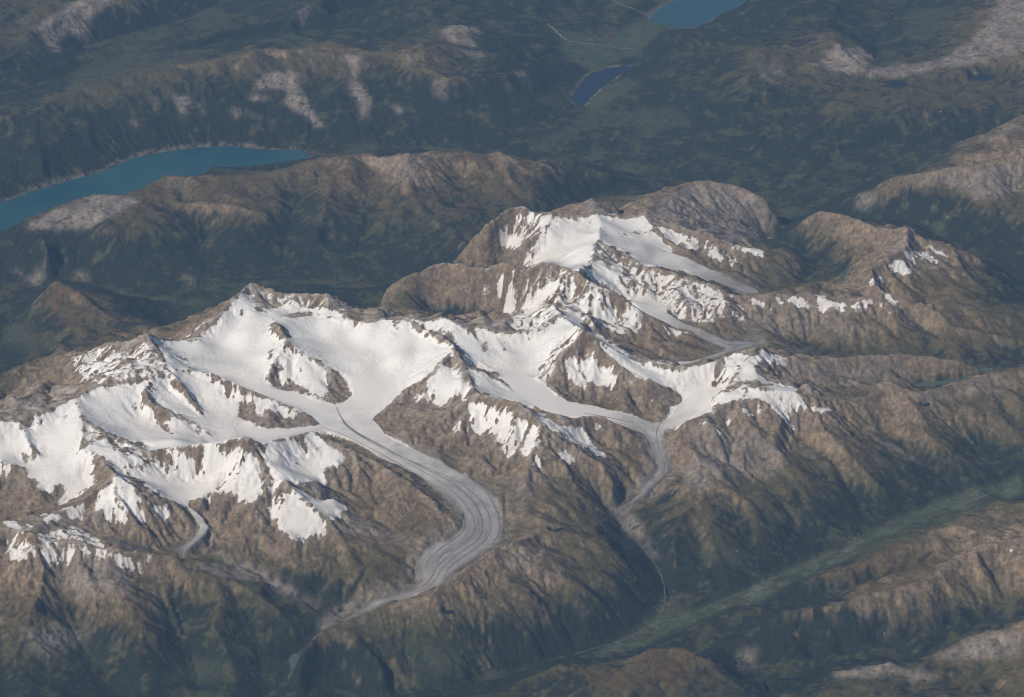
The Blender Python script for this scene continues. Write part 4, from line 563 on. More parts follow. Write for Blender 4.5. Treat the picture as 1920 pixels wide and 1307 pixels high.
 ('green',1,[(6500,-14420),(6850,-13850),(7200,-13300),(7690,-12980),(8200,-12580),(8710,-12150),(9220,-11800),(9660,-11580),(10120,-11200),(10590,-10780),(11060,-10380),(11530,-10000),(12000,-9620),(12470,-9300),(12960,-8900),(13430,-8580),(13920,-8350),(14370,-8320),(14890,-7950),(15400,-7650),(15880,-7500),(15700,-8680),(15120,-8780),(14290,-10280),(13760,-10680),(13260,-10850),(12650,-11750),(12180,-11820),(11640,-12320),(11140,-12580),(10680,-12620),(10240,-12720),(9780,-12920),(9310,-13280),(8870,-13320),(8410,-13620),(7990,-14020),(7590,-14280),(7200,-14400),(6780,-14880)]),
 ('green',0.9,[(2260,-16950),(2810,-16350),(3360,-15850),(3760,-15320),(4170,-14800),(4440,-13950),(4730,-14320),(5100,-14750),(5530,-14480),(5980,-14150),(6420,-13920),(6860,-13680),(6650,-14500),(6170,-14750),(5690,-15100),(5210,-15480),(4680,-15880),(4140,-16480),(3620,-16980),(3080,-17350),(2520,-18150)]),
 ('green',0.8,[(1590,31650),(2350,31520),(3100,31350),(3850,31150),(4560,32050),(5280,33080),(6020,34100),(6650,32820),(6010,31300),(5390,29820),(4690,28880),(3870,27850),(3080,27120),(2440,28400),(2020,30000)]),
 ('green',0.7,[(2900,23520),(3580,25150),(4370,26020),(5190,24880),(4630,24120),(4070,23420),(3190,22220)]),
 ('green',0.5,[(850,22920),(1620,24400),(2400,26020),(2600,24680),(2130,22680),(1490,22780)]),
 ('green',0.6,[(-17950,26450),(-17280,26920),(-16620,27520),(-15960,28220),(-15290,28220),(-14630,28220),(-13990,28450),(-13310,28380),(-12630,28250),(-11910,27720),(-12590,26720),(-13080,24200),(-13690,23880),(-14310,23580),(-14920,23300),(-15520,22980),(-16250,22520),(-17010,22380),(-17830,22550)]),
 ('green',0.5,[(-13760,33080),(-13130,33680),(-12450,33900),(-11940,30600),(-12700,30300),(-13480,30220)]),
 ('green',0.6,[(-10710,29280),(-9850,29620),(-8950,29650),(-8240,29080),(-7430,26700),(-7790,25480),(-8470,25980),(-9220,27200),(-9930,27850)]),
 ('green',0.5,[(16970,33100),(17640,32980),(18270,32680),(18880,32200),(18330,30880),(17730,29100),(17230,28020),(16290,29300)]),
 ('green',0.9,[(8160,7120),(9330,10720),(9560,9020),(9020,7250)]),
 ('green',0.8,[(9320,11150),(10190,14050),(10780,13950),(10890,12980),(10260,12520)]),
 ('green',0.5,[(830,19580),(1470,20200),(2100,20920),(2510,20180),(1880,19700),(1250,19250)]),
 ('green',0.5,[(4030,22150),(4820,22320),(5600,22400),(6380,22420),(7140,20720),(6290,20520),(5450,20350),(4740,21180)]),
 ('green',0.5,[(-17710,4320),(-17050,3700),(-16330,2720),(-15680,1450),(-15090,500),(-15920,0),(-16720,1550),(-17450,2620)]),
 ('green',0.4,[(-12230,5020),(-11690,5700),(-11070,5750),(-10450,5800),(-9470,-50),(-10400,1900),(-11420,4300)]),
 ('green',0.4,[(-6680,19800),(-5860,19980),(-5020,20050),(-5390,18800),(-6230,15600)]),
 ('green',0.5,[(-3880,-17650),(-3390,-17400),(-2900,-17180),(-2400,-16980),(-1900,-17020),(-1400,-16980),(-900,-16920),(-1050,-17320),(-1200,-17850),(-1690,-18080),(-2190,-18100),(-2680,-18100),(-3080,-17980),(-3480,-17880)]),
 ('green',0.4,[(-4790,-17150),(-4350,-17000),(-3910,-16800),(-3460,-16680),(-3010,-16580),(-2560,-16500),(-2110,-16420),(-1660,-16180),(-910,-16180),(-1410,-16350),(-1910,-16700),(-2400,-16850),(-2900,-16980),(-3400,-17120),(-3890,-17300),(-4340,-17280)]),
 ('green',0.5,[(-9020,-17280),(-8540,-17500),(-8070,-17780),(-7620,-17780),(-7190,-17620),(-7710,-18550),(-8130,-18520),(-8570,-18380),(-8980,-18350),(-9370,-18550),(-9780,-18650),(-9400,-18000)]),
 ('green',0.6,[(-12930,-15720),(-12600,-15980),(-12320,-16350),(-12010,-16880),(-11700,-17420),(-11170,-18100),(-11650,-17880),(-12100,-17200),(-12510,-16780),(-12740,-16120)]),
 ('green',0.5,[(5220,-12000),(5780,-11900),(6340,-11680),(6650,-11980),(6950,-12300),(6370,-12650),(5820,-12680),(5530,-12220)]),
 ('debris',0.9,[(8020,-2800),(9160,-80),(9970,-150),(9990,-700),(9460,-800),(8740,-600)]),
 ('debris',0.8,[(-12310,-11100),(-12930,-11000),(-13490,-11350),(-13900,-12680),(-14170,-12850),(-13950,-13050),(-13680,-11650),(-13100,-11050),(-12490,-11180)]),
 ('debris',0.8,[(-11940,-13050),(-11460,-13250),(-10980,-13400),(-10420,-13350),(-10450,-13780),(-11230,-13880),(-11690,-13320)]),
 ('debris',0.8,[(-9190,-12220),(-8890,-12100),(-8910,-12500),(-9210,-13020),(-9420,-13320),(-9580,-13300),(-9300,-12900)]),
 ('debris',0.7,[(-6050,-10620),(-5600,-10280),(-5100,-10750),(-5370,-11580),(-5870,-11080)]),
 ('debris',0.5,[(2900,-3120),(3440,-2400),(4080,-3500),(3830,-3380),(3230,-3280)]),
 ('debris',0.8,[(3070,-9980),(3380,-10220),(3520,-10820),(3210,-10720)]),
 ('brown',1,[(370,-19200),(850,-18400),(1340,-18150),(1870,-18680),(2400,-18900),(2880,-18650),(3380,-18000),(3960,-17050),(4390,-17000),(4720,-18400),(5530,-17720),(5870,-18720),(6250,-19120),(5770,-19480),(5310,-19620),(4850,-19780),(4400,-19880),(3940,-20020),(3480,-20220),(3040,-20180),(2600,-19900),(2160,-19800),(1710,-19650),(1270,-19480),(820,-19300)]),
 ('brown',0.8,[(7890,-14320),(8290,-14200),(8690,-14050),(9120,-13750),(9580,-13550),(10060,-13220),(10520,-13020),(10980,-12880),(11430,-12750),(11870,-12720),(12320,-12580),(12780,-12450),(13290,-12000),(13660,-12520),(14050,-12950),(14410,-13520),(14820,-14380),(14330,-14500),(13870,-14500),(13340,-14900),(12830,-15200),(12330,-15280),(11810,-15450),(11310,-15500),(10860,-15250),(10410,-14980),(10000,-14800),(9630,-14320),(9190,-14350),(8750,-14380),(8320,-14350)]),
 ('brown',1,[(-16780,5680),(-16040,4000),(-15660,4300),(-15210,6500),(-14360,3620),(-13920,3250),(-13380,2200),(-12890,1500),(-11740,-3050),(-11290,-2700),(-11790,-3200),(-12390,-3050),(-12980,-2920),(-13980,680),(-14490,950),(-15120,1980),(-15810,3080)]),
 ('brown',0.8,[(-7920,13780),(-7400,13980),(-6890,14300),(-6380,14700),(-5750,14500),(-5160,15320),(-4630,17500),(-4000,17800),(-3420,18120),(-2750,14780),(-2180,15000),(-1600,14900),(-1080,19320),(-460,14800),(110,15300),(710,18900),(1260,15100),(1830,15150),(2400,15050),(3000,14900),(3600,14550),(3030,14400),(2470,14020),(1900,13520),(1340,13050),(780,12200),(130,11720),(-520,11520),(-1160,10800),(-1700,10550),(-2240,10420),(-2790,10780),(-3330,10750),(-3870,10750),(-4500,10850),(-5150,11600),(-5780,11680),(-6390,11420),(-7010,11480),(-7490,12980)]),
 ('brown',0.6,[(-15080,10580),(-14590,11050),(-14090,11500),(-13610,12080),(-13130,12700),(-12620,13120),(-12000,12900),(-11440,13200),(-10830,13080),(-10250,13200),(-9660,13180),(-9080,13320),(-8460,12900),(-7860,12580),(-8220,11950),(-8540,10920),(-8850,9980),(-9200,9420),(-9770,9350),(-10360,9480),(-10970,9800),(-11530,9600),(-12090,9500),(-12630,9220),(-13200,9300),(-13810,9650),(-14450,10180)]),
 ('brown',0.6,[(-12280,-16150),(-11740,-16420),(-11240,-16480),(-10730,-16580),(-10280,-16280),(-9900,-16680),(-9540,-16950),(-9160,-17320),(-9530,-18080),(-9920,-18700),(-10350,-18450),(-10800,-18050),(-11260,-17650),(-11720,-17250),(-12000,-16700)]),
 ('brown',0.5,[(-13970,-13120),(-13920,-11480),(-13680,-10820),(-13430,-10220),(-13950,-10280),(-14470,-10380),(-15040,-10200),(-15120,-10880),(-15200,-11500),(-14630,-12050)]),
 ('brown',0.6,[(4200,-820),(4760,180),(5310,500),(5840,320),(6330,-300),(6830,-850),(6260,-1480),(5720,-1820),(5030,-1700),(4330,-1800)]),
 ('brown',0.5,[(-9860,23900),(-9280,24250),(-8690,24550),(-8100,24780),(-7500,24950),(-6920,25300),(-6320,25380),(-5710,25450),(-5110,25450),(-4490,25120),(-3890,25120),(-4510,24080),(-5150,24000),(-5790,23950),(-6420,23780),(-7080,23920),(-7720,23880),(-8430,23850),(-9140,23880)]),
 ('pale',0.8,[(5460,-6780),(6300,-6550),(6960,-6700),(7590,-7100),(8070,-7400),(8580,-7420),(8170,-8380),(7810,-8850),(7170,-8650),(6510,-8720),(6030,-8450),(5560,-8080)]),
 ('pale',0.7,[(-3980,-6600),(-3510,-7250),(-3070,-7550),(-2620,-7880),(-2080,-7920),(-1530,-8080),(-970,-8780),(-490,-9000),(0,-9780),(-490,-9220),(-970,-9100),(-1630,-8520),(-2280,-8320),(-2950,-7900),(-3620,-7520)]),
 ('pale',0.6,[(7780,-4080),(8330,-3350),(8840,-2980),(9330,-2850),(9830,-2680),(10330,-2500),(10910,-2320),(11490,-2150),(12070,-2000),(12660,-1820),(12450,-2280),(11940,-2520),(11440,-2700),(10910,-3100),(10400,-3320),(9910,-3450),(9380,-3550),(8890,-3350),(8360,-3450)]),
 ('pale',0.7,[(-9540,-14400),(-9090,-14220),(-8680,-13780),(-8250,-13480),(-7760,-13720),(-7280,-14000),(-6800,-14220),(-7250,-14400),(-7690,-14600),(-8140,-14720),(-8590,-14720),(-9060,-14550)]),
]
VILLAGES = [
 ('pinkish built-up strip on the valley floor beside the bare grey mountain',[(4720,17380),(5510,16750),(6320,11700)],230,260),
 ('pale village at the right end of the turquoise lake',[(-8120,19320),(-7490,19300),(-6510,16750)],150,220),
 ('row of pale houses along the far shore of the turquoise lake',[(-18230,15800),(-16940,16780),(-15620,17650),(-15190,18350),(-13740,19380),(-13130,19520)],180,120),
 ('pale village where the side valley meets the green valley floor',[(4240,-14780),(4500,-14300),(4700,-13900)],130,260),
 ('scattered houses on the green valley floor at the lower centre',[(3500,-16120),(3900,-15620),(4230,-15180)],90,260),
 ('pale village halfway along the green valley floor',[(10050,-11350),(10480,-11000)],130,200),
 ('pale village on the green valley floor near the right edge',[(14100,-8450),(14540,-8800),(13750,-8700)],150,260),
 ('pale houses beside the narrow green valley strip',[(6830,-14120),(7320,-13750)],110,160),
 ('scattered pale town on the plain below the lake at the top',[(5370,32400),(5820,32050),(5220,31250),(4290,30480)],140,330),
 ('pale village in the dark valley at the left edge',[(-17260,3820),(-16710,2720),(-16120,1280)],160,250),
]
STREAMS = [
 ('river',28,[(16350,-7650),(14540,-8800),(11940,-10180),(9180,-12120),(6860,-13720),(5240,-14850),(4300,-15200),(3350,-16080),(1810,-16820)],'thin pale river down the middle of the green valley'),
 ('river',22,[(3710,18050),(4920,17320),(6420,11680),(7780,11480)],'thin pale river along the dark valley behind the brown ridge'),
 ('gravel_bed',55,[(1480,31950),(1920,31100),(2210,30320),(2930,30220),(3830,30250),(5070,30220)],'pale curved gravel bed on the green plain at the top'),
 ('gravel_bed',45,[(4210,35820),(4770,35050),(5450,34550),(6060,34100)],'pale straight gravel bed leading to the lake at the top'),
 ('river',30,[(3060,-10280),(3400,-10780),(3750,-11350),(4040,-12000),(4370,-12800),(4530,-13650),(4320,-14750)],'pale meltwater stream below the narrower glacier'),
 ('river',30,[(-4720,-15900),(-5130,-16680),(-5520,-17500),(-5940,-17150),(-6100,-17700),(-6270,-18050)],'pale meltwater stream in the gorge below the long glacier'),
 ('river',24,[(-4190,20480),(-4130,20220),(-3870,20000),(-3720,19780)],'pale torrent bed at the foot of the far ridge'),
]

# ---------------------------------------------------------------- terrain maths
X0, X1, Y0, Y1 = -26000.0, 26000.0, -26000.0, 42000.0     # finely computed area, metres
def lattice(step):
    return int(round((X1 - X0) / step)) + 1, int(round((Y1 - Y0) / step)) + 1
def fft_noise(ny, nx, step, wave_min, wave_max, beta, seed):
    """band-limited fractal field, zero mean, unit deviation"""
    rs = np.random.RandomState(seed)
    spec = np.fft.rfft2(rs.standard_normal((ny, nx)))
    fy = np.fft.fftfreq(ny, step)[:, None]; fx = np.fft.rfftfreq(nx, step)[None, :]
    fr = np.hypot(fx, fy); fr[0, 0] = 1e-9
    amp = fr ** (-beta / 2.0) / (1 + np.exp(np.clip((1 / wave_max - fr) * wave_max * 8, -40, 40))) * np.exp(-(fr * wave_min) ** 2 * .5)
    amp[0, 0] = 0
    n = np.fft.irfft2(spec * amp, s=(ny, nx))
    return (n - n.mean()) / n.std()
def ridged(ny, nx, step, wave_min, wave_max, beta, seed):
    a = fft_noise(ny, nx, step, wave_min, wave_max, beta, seed)
    r = 1 - np.abs(a) * 1.3
    return (r - r.mean()) / r.std()
def raster_lines(lines, step, dens=0.4):
    nx, ny = lattice(step)
    S = np.zeros((ny, nx)); W = np.zeros((ny, nx))
    for pl in lines:
        p = np.asarray(pl, float)
        for a, b in zip(p[:-1], p[1:]):
            n = max(2, int(np.hypot(*(b - a)[:2]) / (step * dens)) + 1)
            t = np.linspace(0, 1, n)[:, None]; q = a + (b - a) * t
            i = np.round((q[:, 1] - Y0) / step).astype(int); j = np.round((q[:, 0] - X0) / step).astype(int)
            ok = (i >= 0) & (i < ny) & (j >= 0) & (j < nx)
            np.add.at(S, (i[ok], j[ok]), q[ok, 2]); np.add.at(W, (i[ok], j[ok]), 1)
    return S, W
def resize(a, ny, nx):
    """bilinear, corner aligned"""
    y = np.linspace(0, a.shape[0] - 1, ny); x = np.linspace(0, a.shape[1] - 1, nx)
    i = np.minimum(y.astype(int), a.shape[0] - 2); j = np.minimum(x.astype(int), a.shape[1] - 2)
    fy = (y - i)[:, None]; fx = (x - j)[None, :]
    b = a[i] * (1 - fy) + a[i + 1] * fy
    return b[:, j] * (1 - fx) + b[:, j + 1] * fx
def blur(a, r, n=2):
    for _ in range(n):
        for ax in (0, 1):
            k = int(r); p = [(0, 0), (0, 0)]; p[ax] = (k + 1, k)
            c = np.cumsum(np.pad(a, p, mode='edge'), axis=ax)
            m = a.shape[ax]
            a = (np.take(c, range(2 * k + 1, 2 * k + 1 + m), axis=ax) - np.take(c, range(0, m), axis=ax)) / (2 * k + 1)
    return a
def harmonic(lines, finest=100.0, flats=None):
    """height surface that runs straight between the surveyed crest and valley lines"""
    h = None
    for step, its in ((3200., 200), (1600., 150), (800., 150), (400., 120), (200., 100), (finest, 80)):
        nx, ny = lattice(step); S, W = raster_lines(lines, step); fix = W > 0
        val = np.where(fix, S / np.maximum(W, 1), 0)
        if flats is not None and step <= 400:
            fm, fz = flats(step); val = np.where(fm, fz, val); fix = fix | fm
        h = np.full((ny, nx), val[fix].mean()) if h is None else resize(h, ny, nx)
        h = np.where(fix, val, h)
        yy, xx = np.indices(h.shape); red = (yy + xx) % 2 == 0
        for it in range(its):
            for c in (red, ~red):
                p = np.pad(h, 1, mode='edge')
                avg = (p[:-2, 1:-1] + p[2:, 1:-1] + p[1:-1, :-2] + p[1:-1, 2:]) * .25
                h = np.where(c & ~fix, h + 1.5 * (avg - h), h)
    return h
NB = [(-1, -1), (-1, 0), (-1, 1), (0, -1), (0, 1), (1, -1), (1, 0), (1, 1)]
def carve(h, step, k, m, its, talus, diff, fixed=None, seed=5, hard=None):
    """rivers cut by drainage area (implicit stream power), loose slopes slump to the talus angle"""
    ny, nx = h.shape; n = ny * nx; idx = np.arange(n).reshape(ny, nx)
    rs = np.random.RandomState(seed)
    for it in range(its):
        hp = np.pad(h, 1, mode='constant', constant_values=1e9)
        best = np.zeros((ny, nx)); rec = idx.copy()
        for dy, dx in NB:
            L = step * np.hypot(dy, dx)
            s = (h - hp[1 + dy:1 + dy + ny, 1 + dx:1 + dx + nx]) / L * (1 + .25 * rs.rand(ny, nx))
            b = s > best
            best = np.where(b, s, best); rec = np.where(b, idx + dy * nx + dx, rec)
        rec = rec.ravel(); d = (rec != idx.ravel()).astype(np.int64); r = rec.copy()
        while True:
            nd = d[r]
            if not nd.any(): break
            d = d + nd; r = r[r]
        order = np.argsort(d, kind='stable'); cuts = np.searchsorted(d[order], np.arange(d.max() + 2))
        A = np.full(n, step * step)
        groups = [order[cuts[l]:cuts[l + 1]] for l in range(d.max() + 1)]
        for g in groups[:0:-1]:
            if len(g) > 4000: A += np.bincount(rec[g], A[g], n)
            else: np.add.at(A, rec[g], A[g])
        f = k * np.minimum(A, 6e7) ** m / step
        if hard is not None: f = f * hard.ravel()
        if fixed is not None: f = f * (1 - fixed.ravel())
        hf = h.ravel().copy()
        for g in groups[1:]:
            rg = rec[g]; lo = np.minimum(hf[rg], hf[g])
            hf[g] = (hf[g] + f[g] * lo) / (1 + f[g])
        h = hf.reshape(ny, nx)
        for _ in range(2):
            hp = np.pad(h, 1, mode='edge')
            dh = np.zeros_like(h)
            for dy, dx in NB:
                L = step * np.hypot(dy, dx); o = hp[1 + dy:1 + dy + ny, 1 + dx:1 + dx + nx] - h
                dh += np.sign(o) * np.maximum(np.abs(o) - talus * L, 0) * .1
            avg = (hp[:-2, 1:-1] + hp[2:, 1:-1] + hp[1:-1, :-2] + hp[1:-1, 2:]) * .25
            h = h + dh + diff * (avg - h)
    return h
def inside(poly, PX, PY):
    """even-odd rule on a lattice"""
    p = np.asarray(poly, float)[:, :2]; r = np.zeros(PX.shape, bool)
    jx0 = max(0, np.searchsorted(PX[0], p[:, 0].min()) - 1); jx1 = np.searchsorted(PX[0], p[:, 0].max()) + 1
    iy0 = max(0, np.searchsorted(PY[:, 0], p[:, 1].min()) - 1); iy1 = np.searchsorted(PY[:, 0], p[:, 1].max()) + 1
    x = PX[iy0:iy1, jx0:jx1]; y = PY[iy0:iy1, jx0:jx1]; q = np.zeros(x.shape, bool)
    for a, b in zip(p, np.roll(p, -1, 0)):
        if a[1] == b[1]: continue
        q ^= ((a[1] > y) != (b[1] > y)) & (x < (b[0] - a[0]) * (y - a[1]) / (b[1] - a[1]) + a[0])
    r[iy0:iy1, jx0:jx1] = q
    return r
def fill_pits(h, seeds, eps=0.02):
    """raise closed hollows so that every cell drains to a seed cell (priority flood)"""
    import heapq
    ny, nx = h.shape; w = nx + 2
    H = np.pad(h, 1, mode='constant', constant_values=1e9).ravel().tolist()
    done = np.pad(seeds, 1, mode='constant', constant_values=True)
    done[1, 1:-1] = True; done[-2, 1:-1] = True; done[1:-1, 1] = True; done[1:-1, -2] = True
    s = done.copy(); s[0, :] = s[-1, :] = False; s[:, 0] = s[:, -1] = False
    done = bytearray(done.ravel().astype(np.uint8).tobytes())
    q = [(H[i], i) for i in np.flatnonzero(s.ravel()).tolist()]; heapq.heapify(q)
    off = (-w - 1, -w, -w + 1, -1, 1, w - 1, w, w + 1); pop = heapq.heappop; push = heapq.heappush
    while q:
        z, i = pop(q); z += eps
        for o in off:
            j = i + o
            if not done[j]:
                done[j] = 1
                if H[j] < z: H[j] = z
                push(q, (H[j], j))
    return np.array(H).reshape(ny + 2, w)[1:-1, 1:-1]
def downhill_streaks(h, step, length, grain, seed):
    """random grain drawn out along the fall line: gullies, ribs, avalanche tracks, flow stripes"""
    ny, nx = h.shape; gy, gx = np.gradient(blur(h, 3), step); g = np.hypot(gx, gy) + 1e-6; gx = gx / g; gy = gy / g
    n = blur(np.random.RandomState(seed).standard_normal((ny, nx)), grain, 1) if grain else np.random.RandomState(seed).standard_normal((ny, nx))
    acc = n.copy(); yy, xx = np.indices(h.shape).astype(float)
    for sgn in (1, -1):
        y, x = yy.copy(), xx.copy()
        for k in range(length):
            i = np.clip(y + .5, 0, ny - 1).astype(int); j = np.clip(x + .5, 0, nx - 1).astype(int)
            y = y + sgn * gy[i, j]; x = x + sgn * gx[i, j]
            acc += n[np.clip(y + .5, 0, ny - 1).astype(int), np.clip(x + .5, 0, nx - 1).astype(int)] * (1 - k / length)
    acc -= blur(acc, 5); return acc / acc.std()

# ------------------------------------------------------------------ heights
FINE = 50.0
def along(mid, x, y):
    """height of a glacier's middle line at the nearest point, for arrays x, y"""
    pts = []
    for pl in mid:
        p = np.asarray(pl, float)
        for a, b in zip(p[:-1], p[1:]):
            n = max(2, int(np.hypot(*(b - a)[:2]) / 60)); pts.append(a + (b - a) * np.linspace(0, 1, n, endpoint=False)[:, None])
        pts.append(p[-1:])
    pts = np.concatenate(pts); z = np.empty(len(x)); 
    for s in range(0, len(x), 20000):
        d = (x[s:s + 20000, None] - pts[None, :, 0]) ** 2 + (y[s:s + 20000, None] - pts[None, :, 1]) ** 2
        w = 1.0 / (d + 150.0 ** 2) ** 2
        z[s:s + 20000] = (w * pts[None, :, 2]).sum(1) / w.sum(1)
    return z
def grid_xy(step):
    n, m = lattice(step)
    return np.meshgrid(np.linspace(X0, X1, n), np.linspace(Y0, Y1, m))
def flat_areas(step):
    """glacier tongues and lakes: cells with a known height"""
    gx, gy = grid_xy(step); m = np.zeros(gx.shape, bool); z = np.zeros(gx.shape)
    for g in GLACIERS.values():
        k = inside(g['outline'], gx, gy)
        if k.any(): z[k] = along(g['mid'], gx[k], gy[k]); m |= k
    for lk in LAKES:
        if lk['big']:
            k = inside(lk['shore'], gx, gy); z[k] = lk['z'] - 12; m |= k
    return m, z
def hold_crests(h, crest, step):
    """bring worn crests back to their surveyed height"""
    s, w = raster_lines(crest, step); m = (w > 0).astype(float); d = np.where(w > 0, s / np.maximum(w, 1) - h, 0)
    r = 1 if step > 60 else 2
    num, den = blur(d, r), blur(m, r); ref = 1.0 / (2 * r + 1)
    return h + np.clip(num / np.maximum(den, 1e-9), -150, 400) * np.clip(den / ref * 1.3, 0, 1)
def make_heights():
    ny, nx = lattice(100.0)[::-1]
    crest = [pl for t in CRESTS for pl in CRESTS[t]]
    base = harmonic(crest + VALLEYS, 100.0, flat_areas)
    fm, fz = flat_areas(100.0)
    seeds = (raster_lines(VALLEYS, 100.0)[1] > 0) | fm
    high = np.clip((blur(base, 12) - 900) / 1200, .3, 1.0)
    rough = 24 * fft_noise(ny, nx, 100, 250, 3000, 2.0, 1) + 85 * fft_noise(ny, nx, 100, 900, 5000, 2.6, 2)
    h = base + high * rough
    h = fill_pits(np.where(seeds, base, h), seeds)
    hard = .15 + .85 * np.clip((blur(base, 5) - 2000) / 900, 0, 1)            # soft grassy lower slopes are less gullied
    top = raster_lines(crest, 100.0)[1] > 0                                 # crests are bare hard rock
    h = carve(h, 100.0, 3.2e-2, .5, 18, 1.3, .005, (seeds | top).astype(float), hard=hard)
    h = hold_crests(np.where(fm, fz, h), crest, 100.0)
    ny, nx = lattice(FINE)[::-1]
    h = resize(h, ny, nx); s = np.clip(3 * blur(resize(seeds.astype(float), ny, nx), 1), 0, 1)
    gy, gx = np.gradient(blur(h, 6), FINE); sl = np.hypot(gx, gy)
    h = h + (1 - s) * np.clip(sl / .55, .12, 1.5) * (20 * fft_noise(ny, nx, FINE, 75, 900, 1.4, 3) + 24 * ridged(ny, nx, FINE, 90, 700, 1.6, 7)) * (.35 + .65 * resize(hard, ny, nx))
    h = carve(h, FINE, 3.0e-2, .5, 6, 1.6, 0.0, s, hard=resize(hard, ny, nx))
    h = hold_crests(h, crest, FINE)
    fm, fz = flat_areas(FINE); b = blur(fm.astype(float), 1, 1)
    fz = np.where(fm, fz, 0); fz = blur(fz, 1, 1) / np.maximum(b, 1e-6)
    h = np.where(fm, fz, h)
    gx, gy = grid_xy(FINE)
    for lk in LAKES:
        if not lk['big']:
            k = blur(inside(lk['shore'], gx, gy).astype(float), 1, 1) > .05
            h[k] = lk['z'] - 12
    return h
H = make_heights()
ny, nx = H.shape
GX, GY = grid_xy(FINE)
# ------------------------------------------------------------------ ground cover on the fine lattice
def smooth(a, b, v):
    t = np.clip((v - a) / (b - a), 0, 1); return t * t * (3 - 2 * t)
N1 = fft_noise(ny, nx, FINE, 110, 700, 1.6, 11); N2 = fft_noise(ny, nx, FINE, 120, 3000, 2.2, 12); N3 = fft_noise(ny, nx, FINE, 500, 9000, 2.4, 13); N4 = fft_noise(ny, nx, FINE, 100, 1500, 1.8, 14)
LAY = {k: np.zeros(H.shape) for k in ('snow', 'pale', 'green', 'debris', 'brown')}
for layer, amount, outline in COVER:
    k = inside(outline, GX, GY)
    if layer == 'snow': LAY['snow'][k] = amount
    else: LAY[layer][k] = np.maximum(LAY[layer][k], amount)
# deep snow evens out the ground below it, away from the crests
keep = np.clip(4 * blur((raster_lines([pl for t in CRESTS for pl in CRESTS[t]], FINE)[1] > 0).astype(float), 3), 0, 1)
HB = blur(H, 4); DY, DX = np.gradient(blur(H, 6), FINE)
deep = blur((LAY['snow'] > .9).astype(float), 3) ** 2 * (1 - keep) * (.35 + .6 * smooth(.75, .4, np.hypot(DX, DY)))
H = H * (1 - deep) + HB * deep
RIB = downhill_streaks(H, FINE, 7, 0, 31); TRACK = downhill_streaks(H, FINE, 16, 1, 32)
_s = np.hypot(DX, DY); _a = np.clip(_s - .3, 0, .9) * (1 - .8 * deep) * (.10 + .90 * smooth(1900, 2800, H))
flat_m, _z = flat_areas(FINE); _a = _a * (1 - np.clip(2 * blur(flat_m.astype(float), 1), 0, 1))
H = H + _a * (13 * RIB + 20 * TRACK)                   # fluted faces and gullies
DY, DX = np.gradient(H, FINE); SLOPE = np.hypot(DX, DY)
HOLLOW = np.clip((blur(H, 2) - H) / 14, -1.5, 1.5); FOLD = np.clip((blur(H, 1, 1) - H) / 7, -1, 1)
S = .72 * blur(LAY['snow'], 1, 1) + .28 * blur(LAY['snow'], 3, 1); mixed = np.clip(4 * S * (1 - S), 0, 1)
steep = np.clip(SLOPE - .8, 0, .9)
SNOW = S + .13 * smooth(.2, .4, S) + (.04 + .10 * mixed) * N1 + (.02 + .06 * mixed) * HOLLOW + (.03 + .08 * mixed) * FOLD - (.03 + .15 * mixed) * (RIB + .6 * TRACK) - (.06 + .14 * mixed) * steep
SNOW = np.where(blur(LAY['snow'], 3, 1) > .02, SNOW, np.minimum(SNOW, .15))
rib = np.clip(3 * blur((raster_lines(CRESTS['massif'] + CRESTS['schreck'] + CRESTS['wetter'] + CRESTS['gauli'], FINE)[1] > 0).astype(float), 1), 0, 1)
SNOW -= rib * np.clip(.35 + .55 * N1, 0, 1) * smooth(2600, 2900, H) + np.clip(RIB + .4 * TRACK - .45, 0, 1.2) * smooth(.45, .8, SLOPE) * .9 * smooth(-.9, .7, N2)
FIRN = smooth(3450, 2850, H + 90 * N2)
high = smooth(2250, 2800, H + 160 * N3 + 320 * (SLOPE - .5))
ROCK = np.clip(high + .6 * smooth(.75, 1.1, SLOPE + .1 * N1), 0, 1)
line = 1880 + 120 * N3 + 60 * N2
FOREST = smooth(-220, 200, line - H + 80 * N4 + 25 * N1 - 130 * TRACK) * smooth(-.25, .15, N2 + 1.25 + .8 * np.clip(SLOPE - .25, -.3, .5) - .5 * smooth(950, 600, H))
FOREST *= smooth(.06, .16, SLOPE + .03 * N4)
FIELD = blur(LAY['green'], 2) * smooth(-1.5, .7, N2 + .7 * N4)
GREEN = np.clip(FIELD + .75 * smooth(1950, 1450, H + 120 * N2) * smooth(-1.2, .8, N4 + .5), 0, 1)
FOREST *= 1 - np.clip(1.15 * blur(LAY['green'], 2), 0, 1) * smooth(-2.2, -.4, N2 + .5 * N4)
PALE = np.clip(blur(LAY['pale'], 2) * smooth(-1.1, .3, N1 * .5 + N4 * .6 + .25 + .9 * (blur(LAY['pale'], 2) - .5)), 0, 1)
DEBRIS = blur(LAY['debris'], 1)
ICE = np.zeros(H.shape, bool)
for g in GLACIERS.values(): ICE |= inside(g['outline'], GX, GY)
WET = np.zeros(H.shape, bool)
for lk in LAKES[:3]: WET |= inside(lk['shore'], GX, GY)
PALE = np.maximum(PALE, .55 * smooth(.08, .3, blur(WET.astype(float), 4)) * smooth(-.6, 1, N4 + .3 * N1)); FOREST *= 1 - .8 * smooth(.12, .3, blur(WET.astype(float), 4)) * smooth(-.8, .6, N4)
old = blur(np.clip(LAY['snow'], 0, 1), 9); PALE = np.maximum(PALE, .55 * smooth(.06, .3, old) * smooth(3300, 2900, H) * smooth(-1.3, .7, N4 - .4 * TRACK))   # rock the snow has just left
rim = blur(ICE.astype(float), 7)                      # bare ground freed by the shrinking ice
PALE = np.maximum(PALE, .65 * smooth(.04, .2, rim) * (H < 2500) * smooth(-1.2, .6, N4 + .3)); FOREST *= 1 - smooth(.02, .1, rim)
